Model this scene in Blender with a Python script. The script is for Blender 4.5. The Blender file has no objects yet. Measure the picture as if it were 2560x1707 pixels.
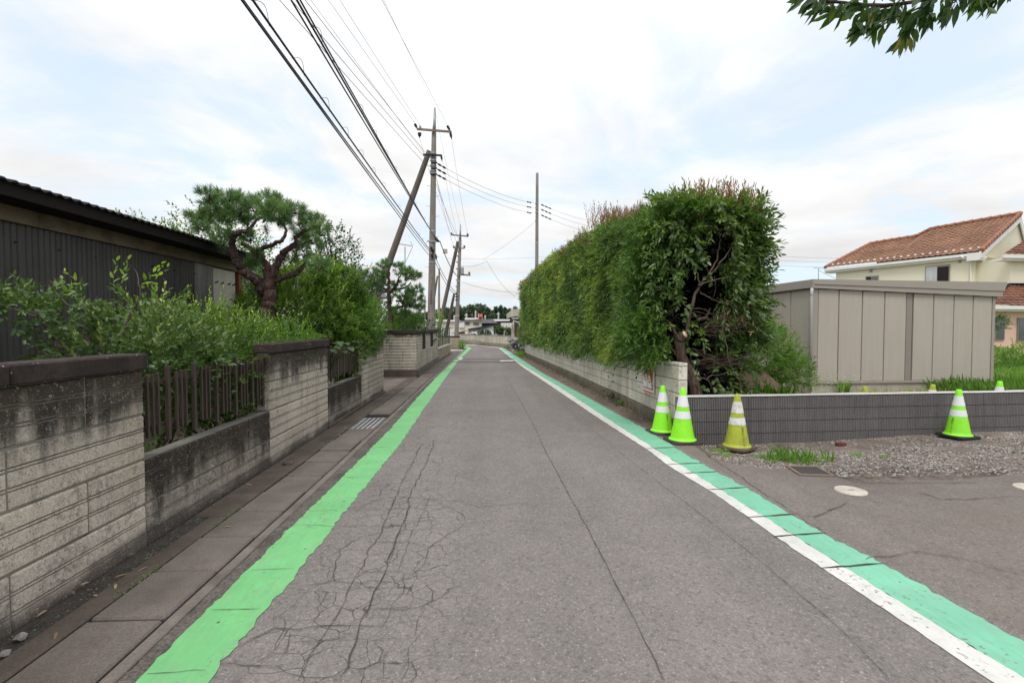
import bpy, math, random
import numpy as np
from mathutils import Vector, Matrix
random.seed(7)
rng = np.random.default_rng(11)
sc = bpy.context.scene
COL = sc.collection
R = math.radians
# ------------------------------------------------------------------ camera
F, CX, CY, VX, VY, EH = 1230.0, 1280.0, 853.5, 1220.0, 815.0, 1.5
YAW, PITCH = math.atan((CX - VX) / F), math.atan((CY - VY) / F)
cam = bpy.data.cameras.new('camera')
cam.sensor_width = 36; cam.lens = F / 2560 * 36
cam.clip_start = 0.05; cam.clip_end = 3000
co = bpy.data.objects.new('camera', cam); COL.objects.link(co)
co.location = (0, 0, EH); co.rotation_euler = (math.pi / 2 - PITCH, 0, -YAW)
sc.camera = co
# ------------------------------------------------------------------ world / sun / exposure
SUN_EL, SUN_ROT = R(58), R(205)
w = bpy.data.worlds.new('World'); sc.world = w; w.use_nodes = True
nt = w.node_tree; nt.nodes.clear()
def N(nt, typ, **kw):
    n = nt.nodes.new(typ)
    for k, v in kw.items():
        if k.startswith('i_'):
            n.inputs[k[2:].replace('_', ' ')].default_value = v
        else:
            setattr(n, k, v)
    return n
def math_node(nt, op, a, b=None, c=None, clamp=False):
    n = nt.nodes.new('ShaderNodeMath'); n.operation = op; n.use_clamp = clamp
    for i, v in enumerate((a, b, c)):
        if v is None: continue
        if isinstance(v, (int, float)): n.inputs[i].default_value = v
        else: nt.links.new(v, n.inputs[i])
    return n.outputs[0]
def mapr(nt, v, a, b, c, d, smooth=False):
    n = nt.nodes.new('ShaderNodeMapRange'); n.clamp = True
    if smooth: n.interpolation_type = 'SMOOTHSTEP'
    nt.links.new(v, n.inputs[0])
    for i, x in enumerate((a, b, c, d)): n.inputs[i + 1].default_value = x
    return n.outputs[0]
def mixc(nt, fac, a, b, mode='MIX'):
    n = nt.nodes.new('ShaderNodeMix'); n.data_type = 'RGBA'; n.blend_type = mode
    if isinstance(fac, (int, float)): n.inputs[0].default_value = fac
    else: nt.links.new(fac, n.inputs[0])
    for s, v in ((6, a), (7, b)):
        if isinstance(v, (tuple, list)): n.inputs[s].default_value = (*v[:3], 1)
        else: nt.links.new(v, n.inputs[s])
    return n.outputs[2]
sky = N(nt, 'ShaderNodeTexSky', sky_type='NISHITA', sun_disc=False, sun_elevation=SUN_EL, sun_rotation=SUN_ROT, air_density=1.0, dust_density=2.0, ozone_density=1.0)
tc = N(nt, 'ShaderNodeTexCoord')
sep = N(nt, 'ShaderNodeSeparateXYZ'); nt.links.new(tc.outputs['Generated'], sep.inputs[0])
zz = math_node(nt, 'ADD', math_node(nt, 'MAXIMUM', sep.outputs[2], 0.0), 0.12)
cmb = N(nt, 'ShaderNodeCombineXYZ')
nt.links.new(math_node(nt, 'DIVIDE', sep.outputs[0], zz), cmb.inputs[0])
nt.links.new(math_node(nt, 'DIVIDE', sep.outputs[1], zz), cmb.inputs[1])
n1 = N(nt, 'ShaderNodeTexNoise', i_Scale=0.9, i_Detail=7.0, i_Roughness=0.55, i_Distortion=0.6); nt.links.new(cmb.outputs[0], n1.inputs['Vector'])
n2 = N(nt, 'ShaderNodeTexNoise', i_Scale=1.0, i_Detail=6.0, i_Roughness=0.55); nt.links.new(cmb.outputs[0], n2.inputs['Vector'])
cover = mapr(nt, n1.outputs[0], 0.36, 0.55, 0.28, 1.0, True)
el = mapr(nt, sep.outputs[2], 0.0, 1.0, 7.5, 12.8)          # overcast sky: brighter towards the zenith
shade = mapr(nt, n2.outputs[0], 0.35, 0.65, 0.86, 1.08)
val = math_node(nt, 'MULTIPLY', el, shade)
cl = N(nt, 'ShaderNodeVectorMath', operation='SCALE'); cl.inputs[0].default_value = (1.0, 0.996, 0.995); nt.links.new(val, cl.inputs['Scale'])
skyb = N(nt, 'ShaderNodeVectorMath', operation='MULTIPLY_ADD'); skyb.inputs[1].default_value = (0.6, 0.6, 0.6); skyb.inputs[2].default_value = (4.7, 5.8, 6.7)
nt.links.new(sky.outputs[0], skyb.inputs[0])
col = mixc(nt, cover, skyb.outputs[0], cl.outputs[0])
bg = N(nt, 'ShaderNodeBackground', i_Strength=0.1); nt.links.new(col, bg.inputs[0])
out = N(nt, 'ShaderNodeOutputWorld'); nt.links.new(bg.outputs[0], out.inputs[0])
sun = bpy.data.lights.new('sun', 'SUN'); sun.energy = 1.3; sun.angle = R(18); sun.color = (1, 0.96, 0.9)
so = bpy.data.objects.new('sun', sun); COL.objects.link(so)
sd = Vector((math.sin(SUN_ROT) * math.cos(SUN_EL), math.cos(SUN_ROT) * math.cos(SUN_EL), math.sin(SUN_EL)))
so.rotation_euler = sd.to_track_quat('Z', 'Y').to_euler()
vs = sc.view_settings
vs.view_transform = 'Standard'; vs.look = 'None'; vs.exposure = 0.22; vs.gamma = 1.0; vs.use_curve_mapping = False
sc.cycles.max_bounces = 8; sc.cycles.diffuse_bounces = 3; sc.cycles.transparent_max_bounces = 8
# ------------------------------------------------------------------ survey helpers (photo pixel -> place in the world)
_f = Vector((math.sin(YAW) * math.cos(PITCH), math.cos(YAW) * math.cos(PITCH), -math.sin(PITCH)))
_r = Vector((math.cos(YAW), -math.sin(YAW), 0)); _u = _r.cross(_f)
def ray(x, y): return _f * F + _r * (x - CX) + _u * (CY - y)
def at(x, y, Y):
    d = ray(x, y); return Vector((0, 0, EH)) + d * (Y / d.y)
def gp(x, y, z=0.0):
    d = ray(x, y); return Vector((0, 0, EH)) + d * ((z - EH) / d.z)
def gx(x, y):
    p = gp(x, y); return (p.x, p.y)
# ------------------------------------------------------------------ materials
MATS = {}
def newmat(name):
    m = bpy.data.materials.new(name); m.use_nodes = True
    t = m.node_tree; b = t.nodes['Principled BSDF']; MATS[name] = m
    return m, t, b
def pos(t, scale=(1, 1, 1)):
    g = t.nodes.new('ShaderNodeNewGeometry')
    if scale == (1, 1, 1): return g.outputs['Position']
    v = t.nodes.new('ShaderNodeVectorMath'); v.operation = 'MULTIPLY'; v.inputs[1].default_value = scale
    t.links.new(g.outputs['Position'], v.inputs[0]); return v.outputs[0]
def noise(t, vec, scale, detail=4, rough=0.55, dist=0):
    n = t.nodes.new('ShaderNodeTexNoise'); t.links.new(vec, n.inputs['Vector'])
    n.inputs['Scale'].default_value = scale; n.inputs['Detail'].default_value = detail; n.inputs['Roughness'].default_value = rough; n.inputs['Distortion'].default_value = dist
    return n.outputs[0]
def voro(t, vec, scale, feature='F1', rand=1.0):
    n = t.nodes.new('ShaderNodeTexVoronoi'); n.feature = feature; t.links.new(vec, n.inputs['Vector'])
    n.inputs['Scale'].default_value = scale; n.inputs['Randomness'].default_value = rand
    return n
def vary(t, col, v, a, b):
    n = t.nodes.new('ShaderNodeVectorMath'); n.operation = 'SCALE'
    if isinstance(col, (tuple, list)): n.inputs[0].default_value = col[:3]
    else: t.links.new(col, n.inputs[0])
    t.links.new(mapr(t, v, 0.3, 0.7, a, b), n.inputs['Scale']); return n.outputs[0]
def bump(t, b, h, s, d=0.01):
    n = t.nodes.new('ShaderNodeBump'); n.inputs['Strength'].default_value = s; n.inputs['Distance'].default_value = d
    t.links.new(h, n.inputs['Height']); t.links.new(n.outputs[0], b.inputs['Normal'])
def M(name, c, rough=0.75, var=0.15, scale=2.0, fvar=0.1, fine=60, bmp=0.15, metal=0.0, streak=0.0, dirt=None, dirt_amt=0.5, spec=0.3):
    m, t, b = newmat(name); p = pos(t)
    col = vary(t, c, noise(t, p, scale, 5), 1 - var, 1 + var)
    f = noise(t, p, fine, 3); col = vary(t, col, f, 1 - fvar, 1 + fvar)
    if streak: col = vary(t, col, noise(t, pos(t, (1, 1, 0.06)), 14, 4), 1 - streak, 1 + streak)
    if dirt: col = mixc(t, mapr(t, noise(t, p, scale * 1.7, 6, 0.65), 0.5, 0.72, 0, dirt_amt), col, dirt)
    t.links.new(col, b.inputs['Base Color'])
    b.inputs['Roughness'].default_value = rough; b.inputs['Metallic'].default_value = metal; b.inputs['Specular IOR Level'].default_value = spec
    if bmp: bump(t, b, f, bmp, 0.004)
    return m
def asphalt(name, c, cracks=True, brown=0.0):
    m, t, b = newmat(name); p = pos(t)
    v = voro(t, p, 130); v2 = voro(t, p, 60)
    col = vary(t, c, noise(t, p, 0.5, 5), 0.92, 1.08)
    col = vary(t, col, noise(t, p, 3.5, 4), 0.93, 1.07)
    col = vary(t, col, noise(t, pos(t, (1.3, .07, 1)), 1.0, 3), 0.88, 1.1)
    col = mixc(t, mapr(t, noise(t, p, 0.8, 6, 0.65), 0.56, 0.70, 0, 0.3), col, (0.13, 0.115, 0.105))
    s1 = t.nodes.new('ShaderNodeSeparateColor'); t.links.new(v.outputs['Color'], s1.inputs[0])
    col = vary(t, col, s1.outputs[0], 0.86, 1.12)
    s2 = t.nodes.new('ShaderNodeSeparateColor'); t.links.new(v2.outputs['Color'], s2.inputs[0])
    col = mixc(t, mapr(t, s2.outputs[1], 0.9, 0.93, 0, 0.28), col, (0.34, 0.30, 0.26))
    col = mixc(t, mapr(t, s2.outputs[2], 0.9, 0.93, 0, 0.4), col, (0.09, 0.085, 0.09))
    col = mixc(t, mapr(t, s1.outputs[1], 0.972, 0.982, 0, 0.45), col, (0.45, 0.43, 0.41))
    if brown: col = mixc(t, mapr(t, noise(t, p, 0.9, 5), 0.4, 0.65, 0.1, brown), col, (0.13, 0.10, 0.078))
    if cracks:   # worn alligator cracking, patchy
        d = t.nodes.new('ShaderNodeVectorMath'); d.operation = 'MULTIPLY_ADD'; d.inputs[1].default_value = (0.25,) * 3
        nn = t.nodes.new('ShaderNodeTexNoise'); nn.inputs['Scale'].default_value = 2.5; nn.inputs['Detail'].default_value = 5
        t.links.new(p, nn.inputs['Vector']); t.links.new(nn.outputs['Color'], d.inputs[0]); t.links.new(p, d.inputs[2])
        e = voro(t, d.outputs[0], 5.6, 'DISTANCE_TO_EDGE')
        sx = t.nodes.new('ShaderNodeSeparateXYZ'); t.links.new(p, sx.inputs[0])
        reg = math_node(t, 'MULTIPLY', mapr(t, sx.outputs[0], -1.25, -1.0, 0, 1), mapr(t, sx.outputs[0], -0.35, 0.0, 1, 0))
        reg = math_node(t, 'MULTIPLY', reg, mapr(t, sx.outputs[1], 15, 18, 1, 0))
        reg2 = math_node(t, 'MULTIPLY', mapr(t, noise(t, p, 0.45, 2), 0.52, 0.58, 0, 0.5), mapr(t, sx.outputs[1], 5, 7, 0, 1))
        reg = math_node(t, 'MAXIMUM', math_node(t, 'MULTIPLY', reg, mapr(t, noise(t, p, 1.3, 2), 0.36, 0.5, 0.15, 0.85)), reg2)
        line = mapr(t, e.outputs[0], 0.004, 0.02, 1, 0)
        col = mixc(t, math_node(t, 'MULTIPLY', line, reg), col, (0.06, 0.05, 0.045))
    t.links.new(col, b.inputs['Base Color']); b.inputs['Roughness'].default_value = 0.85; b.inputs['Specular IOR Level'].default_value = 0.25
    bump(t, b, v.outputs['Distance'], 0.14, 0.004)
    return m
def paint(name, c, under, wear=0.5):
    m, t, b = newmat(name); p = pos(t)
    col = vary(t, c, noise(t, p, 2.0, 5), 0.9, 1.1)
    col = vary(t, col, noise(t, pos(t, (1, 0.25, 1)), 30, 4), 0.94, 1.06)
    n = noise(t, p, 28, 6, 0.72); big = noise(t, p, 1.6, 3)
    col = mixc(t, math_node(t, 'MULTIPLY', mapr(t, n, 0.585, 0.62, 0, 0.9), mapr(t, big, 0.52 - 0.05 * wear, 0.63 - 0.05 * wear, 0.0, 1)), col, under)
    sc2 = noise(t, pos(t, (0.35, 2.2, 1)), 16, 5, 0.7)
    col = mixc(t, math_node(t, 'MULTIPLY', mapr(t, sc2, 0.66, 0.70, 0, 0.8), mapr(t, big, 0.45, 0.55, 0.1, 1)), col, under)
    sp = voro(t, p, 22); ss = t.nodes.new('ShaderNodeSeparateColor'); t.links.new(sp.outputs['Color'], ss.inputs[0])
    col = mixc(t, mapr(t, noise(t, p, 4.5, 6, 0.7), 0.5, 0.72, 0, 0.28), col, (0.30, 0.29, 0.25))
    dot = math_node(t, 'MULTIPLY', mapr(t, ss.outputs[0], 0.94, 0.95, 0, 1), mapr(t, sp.outputs['Distance'], 0.12, 0.2, 0.8, 0))
    col = mixc(t, dot, col, (0.04, 0.035, 0.03))
    t.links.new(col, b.inputs['Base Color']); b.inputs['Roughness'].default_value = 0.6; b.inputs['Specular IOR Level'].default_value = 0.3
    bump(t, b, noise(t, p, 150, 2), 0.2, 0.003)
    return m
def blockmat(name, c, ztop, dark_depth, dark_amt=0.93, wet=0.16, speck=True, streak=0.35, zbot=0.0, mossy=0.0, dark=(0.022, 0.017, 0.015)):
    """weathered block: pale aggregate face, black lichen running down from the coping, damp foot"""
    m, t, b = newmat(name); p = pos(t)
    sz = t.nodes.new('ShaderNodeSeparateXYZ'); t.links.new(p, sz.inputs[0])
    col = vary(t, c, noise(t, p, 1.5, 5), 0.85, 1.12)
    oi = t.nodes.new('ShaderNodeObjectInfo'); col = vary(t, col, oi.outputs['Random'], 0.93, 1.05)
    col = mixc(t, mapr(t, noise(t, pos(t, (1, 1, 0.25)), 3.1, 5), 0.55, 0.75, 0, 0.5), col, (0.30, 0.215, 0.125))
    if speck:
        v = voro(t, p, 150); s = t.nodes.new('ShaderNodeSeparateColor'); t.links.new(v.outputs['Color'], s.inputs[0])
        col = vary(t, col, s.outputs[0], 0.80, 1.12)
        v3 = voro(t, p, 62); s3 = t.nodes.new('ShaderNodeSeparateColor'); t.links.new(v3.outputs['Color'], s3.inputs[0])
        pits = math_node(t, 'MULTIPLY', mapr(t, s3.outputs[1], 0.80, 0.82, 0, 0.85), mapr(t, v3.outputs['Distance'], 0.15, 0.32, 1, 0))
        col = mixc(t, pits, col, (0.045, 0.04, 0.036))
        col = mixc(t, mapr(t, s.outputs[2], 0.92, 0.94, 0, 0.8), col, (0.6, 0.58, 0.55))
    hs = noise(t, pos(t, (1, 1, 0.13)), 9, 5, 0.6); hb = noise(t, p, 2.3, 5); hf = noise(t, p, 26, 5, 0.7)
    h = math_node(t, 'SUBTRACT', ztop, sz.outputs[2])
    hh = math_node(t, 'ADD', h, math_node(t, 'MULTIPLY', math_node(t, 'SUBTRACT', hs, 0.5), dark_depth * 1.5))
    hh = math_node(t, 'ADD', hh, math_node(t, 'MULTIPLY', math_node(t, 'SUBTRACT', hb, 0.5), dark_depth * 1.2))
    st = mapr(t, hh, dark_depth * 0.5, dark_depth * 1.3, dark_amt, 0.0, True)
    mid = math_node(t, 'MULTIPLY', mapr(t, hf, 0.44, 0.66, 0, 1), mapr(t, math_node(t, 'ADD', hs, math_node(t, 'MULTIPLY', hb, 0.6)), 0.74, 0.95, 0.05, streak + 0.3))
    st = math_node(t, 'MAXIMUM', st, mid)
    if wet:
        f = math_node(t, 'SUBTRACT', sz.outputs[2], zbot)
        f = math_node(t, 'ADD', f, math_node(t, 'MULTIPLY', math_node(t, 'SUBTRACT', hb, 0.5), wet * 2))
        st = math_node(t, 'MAXIMUM', st, mapr(t, f, wet * 0.2, wet, 0.8, 0, True))
    grain = mapr(t, hf, 0.58, 0.70, 1, 0.6)
    st = math_node(t, 'MULTIPLY', st, grain)
    col = mixc(t, st, col, mixc(t, mapr(t, hb, 0.4, 0.6, 0, 1), dark, (dark[0] * 2, dark[1] * 1.75, dark[2] * 1.5)))
    if speck: col = mixc(t, math_node(t, 'MULTIPLY', mapr(t, s.outputs[1], 0.925, 0.945, 0, 0.5), mapr(t, hf, 0.45, 0.6, 0.3, 1)), col, (0.5, 0.48, 0.46))
    if mossy:
        f2 = math_node(t, 'ADD', math_node(t, 'SUBTRACT', sz.outputs[2], zbot), math_node(t, 'MULTIPLY', math_node(t, 'SUBTRACT', hb, 0.5), 0.5))
        col = mixc(t, math_node(t, 'MULTIPLY', mapr(t, f2, 0.05, 0.3, mossy, 0), mapr(t, hf, 0.4, 0.6, 0.3, 1)), col, (0.06, 0.06, 0.022))
    t.links.new(col, b.inputs['Base Color']); b.inputs['Roughness'].default_value = 0.9; b.inputs['Specular IOR Level'].default_value = 0.2
    bump(t, b, hf, 0.35, 0.006)
    return m
def leafmat(name, stops, rough=0.40, trans=0.28, spec=0.5):
    m, t, b = newmat(name)
    a = t.nodes.new('ShaderNodeAttribute'); a.attribute_name = 'tint'
    r = t.nodes.new('ShaderNodeValToRGB'); els = r.color_ramp.elements
    while len(els) < len(stops): els.new(0.5)
    for e, (x, c) in zip(els, stops): e.position = x; e.color = (*c, 1)
    t.links.new(a.outputs['Fac'], r.inputs[0])
    t.links.new(r.outputs[0], b.inputs['Base Color']); b.inputs['Roughness'].default_value = rough; b.inputs['Specular IOR Level'].default_value = spec
    if trans:
        tr = t.nodes.new('ShaderNodeBsdfTranslucent')
        g = mixc(t, 1.0, r.outputs[0], (1.5, 1.7, 0.6), 'MULTIPLY'); t.links.new(g, tr.inputs[0])
        mx = t.nodes.new('ShaderNodeMixShader'); mx.inputs[0].default_value = trans
        t.links.new(b.outputs[0], mx.inputs[1]); t.links.new(tr.outputs[0], mx.inputs[2])
        t.links.new(mx.outputs[0], t.nodes['Material Output'].inputs['Surface'])
    return m
def barkmat(name, c1, c2, scale=(1, 1, 0.35), s=14):
    m, t, b = newmat(name); p = pos(t, scale)
    v = voro(t, p, s, 'DISTANCE_TO_EDGE'); n = noise(t, p, s * 1.5, 5)
    col = mixc(t, mapr(t, v.outputs[0], 0.02, 0.2, 0, 1), tuple(x * 0.35 for x in c1), vary(t, c1, n, 0.7, 1.35))
    col = mixc(t, mapr(t, noise(t, p, 4, 3), 0.5, 0.65, 0, 0.8), col, c2)
    t.links.new(col, b.inputs['Base Color']); b.inputs['Roughness'].default_value = 0.9
    bump(t, b, v.outputs[0], 0.8, 0.02)
    return m
# ------------------------------------------------------------------ mesh building
class MB:
    def __init__(s): s.v = []; s.f = []; s.m = []; s.sm = []
    def add(s, vs, fs, mi=0, smooth=False):
        o = len(s.v); s.v += [tuple(x) for x in vs]
        for f in fs: s.f.append([o + i for i in f]); s.m.append(mi); s.sm.append(smooth)
        return s
    def box(s, a, b, mi=0):
        x0, y0, z0 = a; x1, y1, z1 = b
        return s.add([(x0, y0, z0), (x1, y0, z0), (x1, y1, z0), (x0, y1, z0), (x0, y0, z1), (x1, y0, z1), (x1, y1, z1), (x0, y1, z1)],
                     [(3, 2, 1, 0), (4, 5, 6, 7), (0, 1, 5, 4), (1, 2, 6, 5), (2, 3, 7, 6), (3, 0, 4, 7)], mi)
    def cbox(s, a, b, c=0.006, mi=0):
        """box with chamfered edges along its outline in every direction"""
        x0, y0, z0 = a; x1, y1, z1 = b; vs = []; idx = {}
        for ix, x in ((0, x0), (1, x1)):
            for iy, y in ((0, y0), (1, y1)):
                for iz, z in ((0, z0), (1, z1)):
                    dx, dy, dz = (1 - 2 * ix) * c, (1 - 2 * iy) * c, (1 - 2 * iz) * c
                    for k, q in enumerate(((x, y + dy, z + dz), (x + dx, y, z + dz), (x + dx, y + dy, z))):
                        idx[(ix, iy, iz, k)] = len(vs); vs.append(q)
        I = lambda *a: idx[a]
        fs = []
        for k in range(2):
            fs.append([I(k, 0, 0, 0), I(k, 1, 0, 0), I(k, 1, 1, 0), I(k, 0, 1, 0)])
            fs.append([I(0, k, 0, 1), I(1, k, 0, 1), I(1, k, 1, 1), I(0, k, 1, 1)])
            fs.append([I(0, 0, k, 2), I(1, 0, k, 2), I(1, 1, k, 2), I(0, 1, k, 2)])
        for a in (0, 1):
            for b_ in (0, 1):
                fs.append([I(a, b_, 0, 0), I(a, b_, 1, 0), I(a, b_, 1, 1), I(a, b_, 0, 1)])
                fs.append([I(a, 0, b_, 0), I(a, 1, b_, 0), I(a, 1, b_, 2), I(a, 0, b_, 2)])
                fs.append([I(0, a, b_, 1), I(1, a, b_, 1), I(1, a, b_, 2), I(0, a, b_, 2)])
                for d in (0, 1): fs.append([I(a, b_, d, 0), I(a, b_, d, 1), I(a, b_, d, 2)])
        return s.add(vs, fs, mi)
    def prism(s, poly, axis_vec, mi=0):
        """poly: list of 3D points, extruded along axis_vec"""
        n = len(poly); a = Vector(axis_vec)
        vs = [Vector(p) for p in poly] + [Vector(p) + a for p in poly]
        return s.add(vs, [list(range(n))[::-1], list(range(n, 2 * n))] + [[i, (i + 1) % n, n + (i + 1) % n, n + i] for i in range(n)], mi)
    def tube(s, pts, rad, n=8, mi=0, cap=True):
        pts = [Vector(p) for p in pts]
        if not hasattr(rad, '__len__'): rad = [rad] * len(pts)
        o = []; prev = None
        for i, p in enumerate(pts):
            d = (pts[min(i + 1, len(pts) - 1)] - pts[max(i - 1, 0)]).normalized()
            if prev is None:
                a = d.orthogonal().normalized()
            else:
                a = prev - d * prev.dot(d)
                a = a.normalized() if a.length > 1e-6 else d.orthogonal().normalized()
            prev = a; b = d.cross(a)
            o += [p + (a * math.cos(2 * math.pi * k / n) + b * math.sin(2 * math.pi * k / n)) * rad[i] for k in range(n)]
        fs = [[i * n + k, i * n + (k + 1) % n, (i + 1) * n + (k + 1) % n, (i + 1) * n + k] for i in range(len(pts) - 1) for k in range(n)]
        base = len(s.v); s.add(o, fs, mi, True)
        if cap:
            s.f.append([base + k for k in range(n)][::-1]); s.m.append(mi); s.sm.append(False)
            e = base + (len(pts) - 1) * n; s.f.append([e + k for k in range(n)]); s.m.append(mi); s.sm.append(False)
        return s
    def lathe(s, prof, n=20, c=(0, 0, 0), mi=0):
        vs = [(c[0] + r * math.cos(2 * math.pi * k / n), c[1] + r * math.sin(2 * math.pi * k / n), c[2] + z) for r, z in prof for k in range(n)]
        return s.add(vs, [[i * n + k, i * n + (k + 1) % n, (i + 1) * n + (k + 1) % n, (i + 1) * n + k] for i in range(len(prof) - 1) for k in range(n)], mi, True)
    def mesh(s, name, mats, off=(0, 0, 0)):
        me = bpy.data.meshes.new(name)
        o = Vector(off)
        me.from_pydata([(x[0] - o.x, x[1] - o.y, x[2] - o.z) for x in s.v], [], s.f)
        for m in (mats if isinstance(mats, (list, tuple)) else [mats]): me.materials.append(m)
        if me.polygons:
            me.polygons.foreach_set('material_index', s.m); me.polygons.foreach_set('use_smooth', s.sm)
        me.update(); return me
    def build(s, name, mats, parent=None, off=None):
        """verts are world coordinates; a child keeps its thing's origin"""
        o = off if off is not None else (root_loc(parent) if parent else (0, 0, 0))
        ob = bpy.data.objects.new(name, s.mesh(name, mats, o)); COL.objects.link(ob)
        if parent: ob.parent = parent
        return ob
def root_loc(o):
    l = Vector((0, 0, 0))
    while o is not None: l += o.location; o = o.parent
    return l
def tag(o, label=None, cat=None, group=None, kind=None):
    if label: o['label'] = label
    if cat: o['category'] = cat
    if group: o['group'] = group
    if kind: o['kind'] = kind
    return o
def thing(name, loc, label, cat, group=None):
    o = bpy.data.objects.new(name, None); COL.objects.link(o); o.location = loc; o.empty_display_size = 0.1
    return tag(o, label, cat, group)
def place(mesh, name, parent, loc, rot=None, scale=None):
    o = bpy.data.objects.new(name, mesh); COL.objects.link(o); o.parent = parent; o.location = loc
    if rot: o.rotation_euler = rot
    if scale: o.scale = scale
    return o
def copy_tree(o, parent=None):
    c = o.copy(); COL.objects.link(c); c.parent = parent
    for ch in [x for x in o.children]: copy_tree(ch, c)
    return c
# ------------------------------------------------------------------ foliage
def unit(a): return a / np.maximum(np.linalg.norm(a, axis=-1, keepdims=True), 1e-9)
def rdir(n, up=0.0):
    d = rng.normal(size=(n, 3)); d = unit(d); d[:, 2] += up; return unit(d)
class Leaves:
    def __init__(s): s.V = []; s.Q = []; s.T = []; s.n = 0
    def add(s, P, D, Nn, L, W, tint, droop=0.12, fold=0.12, simple=False):
        n = len(P)
        if n == 0: return s
        D = unit(D); S = unit(np.cross(D, Nn)); U = np.cross(S, D)
        L = np.broadcast_to(np.asarray(L, float), (n,))[:, None]; W = np.broadcast_to(np.asarray(W, float), (n,))[:, None]
        if simple:
            v = np.stack([P, P + D * L * .45 + S * W * .5 + U * W * fold, P + D * L - U * L * droop, P + D * L * .45 - S * W * .5 + U * W * fold], 1)
            q = np.array([[0, 1, 2, 3]])
        else:
            dz = U * L * droop
            v = np.stack([P, P + D * L * .28 + S * W * .46 + U * W * fold, P + D * L * .66 + S * W * .4 + U * W * fold - dz * .4, P + D * L - dz,
                          P + D * L * .66 - S * W * .4 + U * W * fold - dz * .4, P + D * L * .28 - S * W * .46 + U * W * fold], 1)
            q = np.array([[0, 1, 2, 3], [0, 3, 4, 5]])
        k = v.shape[1]
        s.V.append(v.reshape(-1, 3)); s.Q.append((q[None] + (np.arange(n) * k + s.n)[:, None, None]).reshape(-1, 4))
        s.T.append(np.repeat(np.broadcast_to(tint, (n,)), len(q))); s.n += n * k
        return s
    def sprigs(s, P, D, m, length, L, W, tint, spread=0.9, droop=0.12, gravity=0.0, upn=0.6, simple=False, jitter=0.1):
        """leafy shoots: m leaves round a stem of the given length at each P along D"""
        n = len(P); D = unit(D)
        length = np.broadcast_to(np.asarray(length, float), (n,)); tint = np.broadcast_to(tint, (n,))
        a = unit(np.cross(D, rdir(n))); b = np.cross(D, a)
        for j in range(m):
            t = (j + 0.6) / m
            ang = j * 2.4 + rng.uniform(-.4, .4, n)
            side = a * np.cos(ang)[:, None] + b * np.sin(ang)[:, None]
            pp = P + D * (length * t)[:, None]; pp[:, 2] -= gravity * length * t * t
            sp = spread * (1.15 - 0.7 * t)
            dd = D + side * sp; dd[:, 2] -= gravity * t * 0.9
            nn = np.tile(np.array([[0, 0, 1.0]]), (n, 1)) * upn + rdir(n) * 0.5 + D * 0.3
            sz = rng.uniform(.7, 1.15, n) * (0.75 + 0.35 * math.sin(math.pi * min(1, t + .15)))
            s.add(pp, dd, nn, L * sz, W * sz, tint + rng.normal(0, jitter, n), droop, simple=simple)
        return s
    def build(s, name, mat, parent=None, kind=None):
        V = np.concatenate(s.V); Q = np.concatenate(s.Q); T = np.concatenate(s.T)
        if parent is not None: V = V - np.array(root_loc(parent))
        me = bpy.data.meshes.new(name)
        me.vertices.add(len(V)); me.vertices.foreach_set('co', V.astype(np.float32).ravel())
        me.loops.add(Q.size); me.loops.foreach_set('vertex_index', Q.astype(np.int32).ravel())
        me.polygons.add(len(Q)); me.polygons.foreach_set('loop_start', np.arange(0, Q.size, 4, dtype=np.int32))
        at_ = me.attributes.new('tint', 'FLOAT', 'FACE'); at_.data.foreach_set('value', np.clip(T, 0, 1).astype(np.float32))
        me.materials.append(mat); me.update(calc_edges=True)
        o = bpy.data.objects.new(name, me); COL.objects.link(o)
        if parent: o.parent = parent
        if kind: o['kind'] = kind
        return o
def lump(P, s, seed=0):
    """cheap smooth 3D noise in -1..1"""
    r = np.random.default_rng(seed); o = np.zeros(len(P))
    for k in range(5):
        w_ = r.normal(size=3) * s * (1 + .5 * k); o += np.sin(P @ w_ + r.uniform(0, 6.3)) / (1 + .5 * k)
    return o / 2.6
def blob(n, c, rad, shell=0.55, low=-1.0):
    """points in an ellipsoid, mostly near its surface; returns points and outward directions"""
    d = rdir(int(n * 1.6)); d = d[d[:, 2] > low][:n]
    r = 1 - (1 - shell) * rng.uniform(0, 1, len(d)) ** 2
    r = r * (1 + 0.18 * lump(d * 2.2, 2.0, int(abs(c[0] * 91 + c[1] * 57)) % 1000))
    return np.array(c) + d * r[:, None] * np.array(rad), d
# ================================================================== MATERIAL SET
ASPH = asphalt('worn_asphalt', (0.212, 0.189, 0.177))
APRON = asphalt('brown_asphalt', (0.210, 0.183, 0.163), cracks=False, brown=0.4)
GREEN_L = paint('green_paint', (0.185, 0.52, 0.205), (0.17, 0.15, 0.14), 0.9)
GREEN_R = paint('teal_paint', (0.205, 0.53, 0.355), (0.19, 0.17, 0.15), 0.5)
WHITE_P = paint('white_paint', (0.69, 0.675, 0.64), (0.2, 0.18, 0.17), 0.35)
CRACK = M('crack_shadow', (0.022, 0.019, 0.017), 0.95, bmp=0)
CRACKM = M('crack_fill', (0.075, 0.062, 0.053), 0.95, 0.3, 9, bmp=0)
SEAL = M('fine_fill', (0.19, 0.165, 0.155), 0.9, var=.08)
CONC = M('old_concrete', (0.19, 0.162, 0.143), 0.9, 0.2, 2.5, 0.22, 90, 0.3, dirt=(0.07, 0.055, 0.04), dirt_amt=0.6)
LIDM = M('lid_concrete', (0.160, 0.136, 0.120), 0.9, 0.2, 2.0, 0.28, 110, 0.35, dirt=(0.10, 0.08, 0.062), dirt_amt=0.6)
WETC = M('damp_concrete', (0.105, 0.082, 0.066), 0.85, 0.3, 2.2, 0.2, 80, 0.3, dirt=(0.16, 0.13, 0.105), dirt_amt=0.7)
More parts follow.
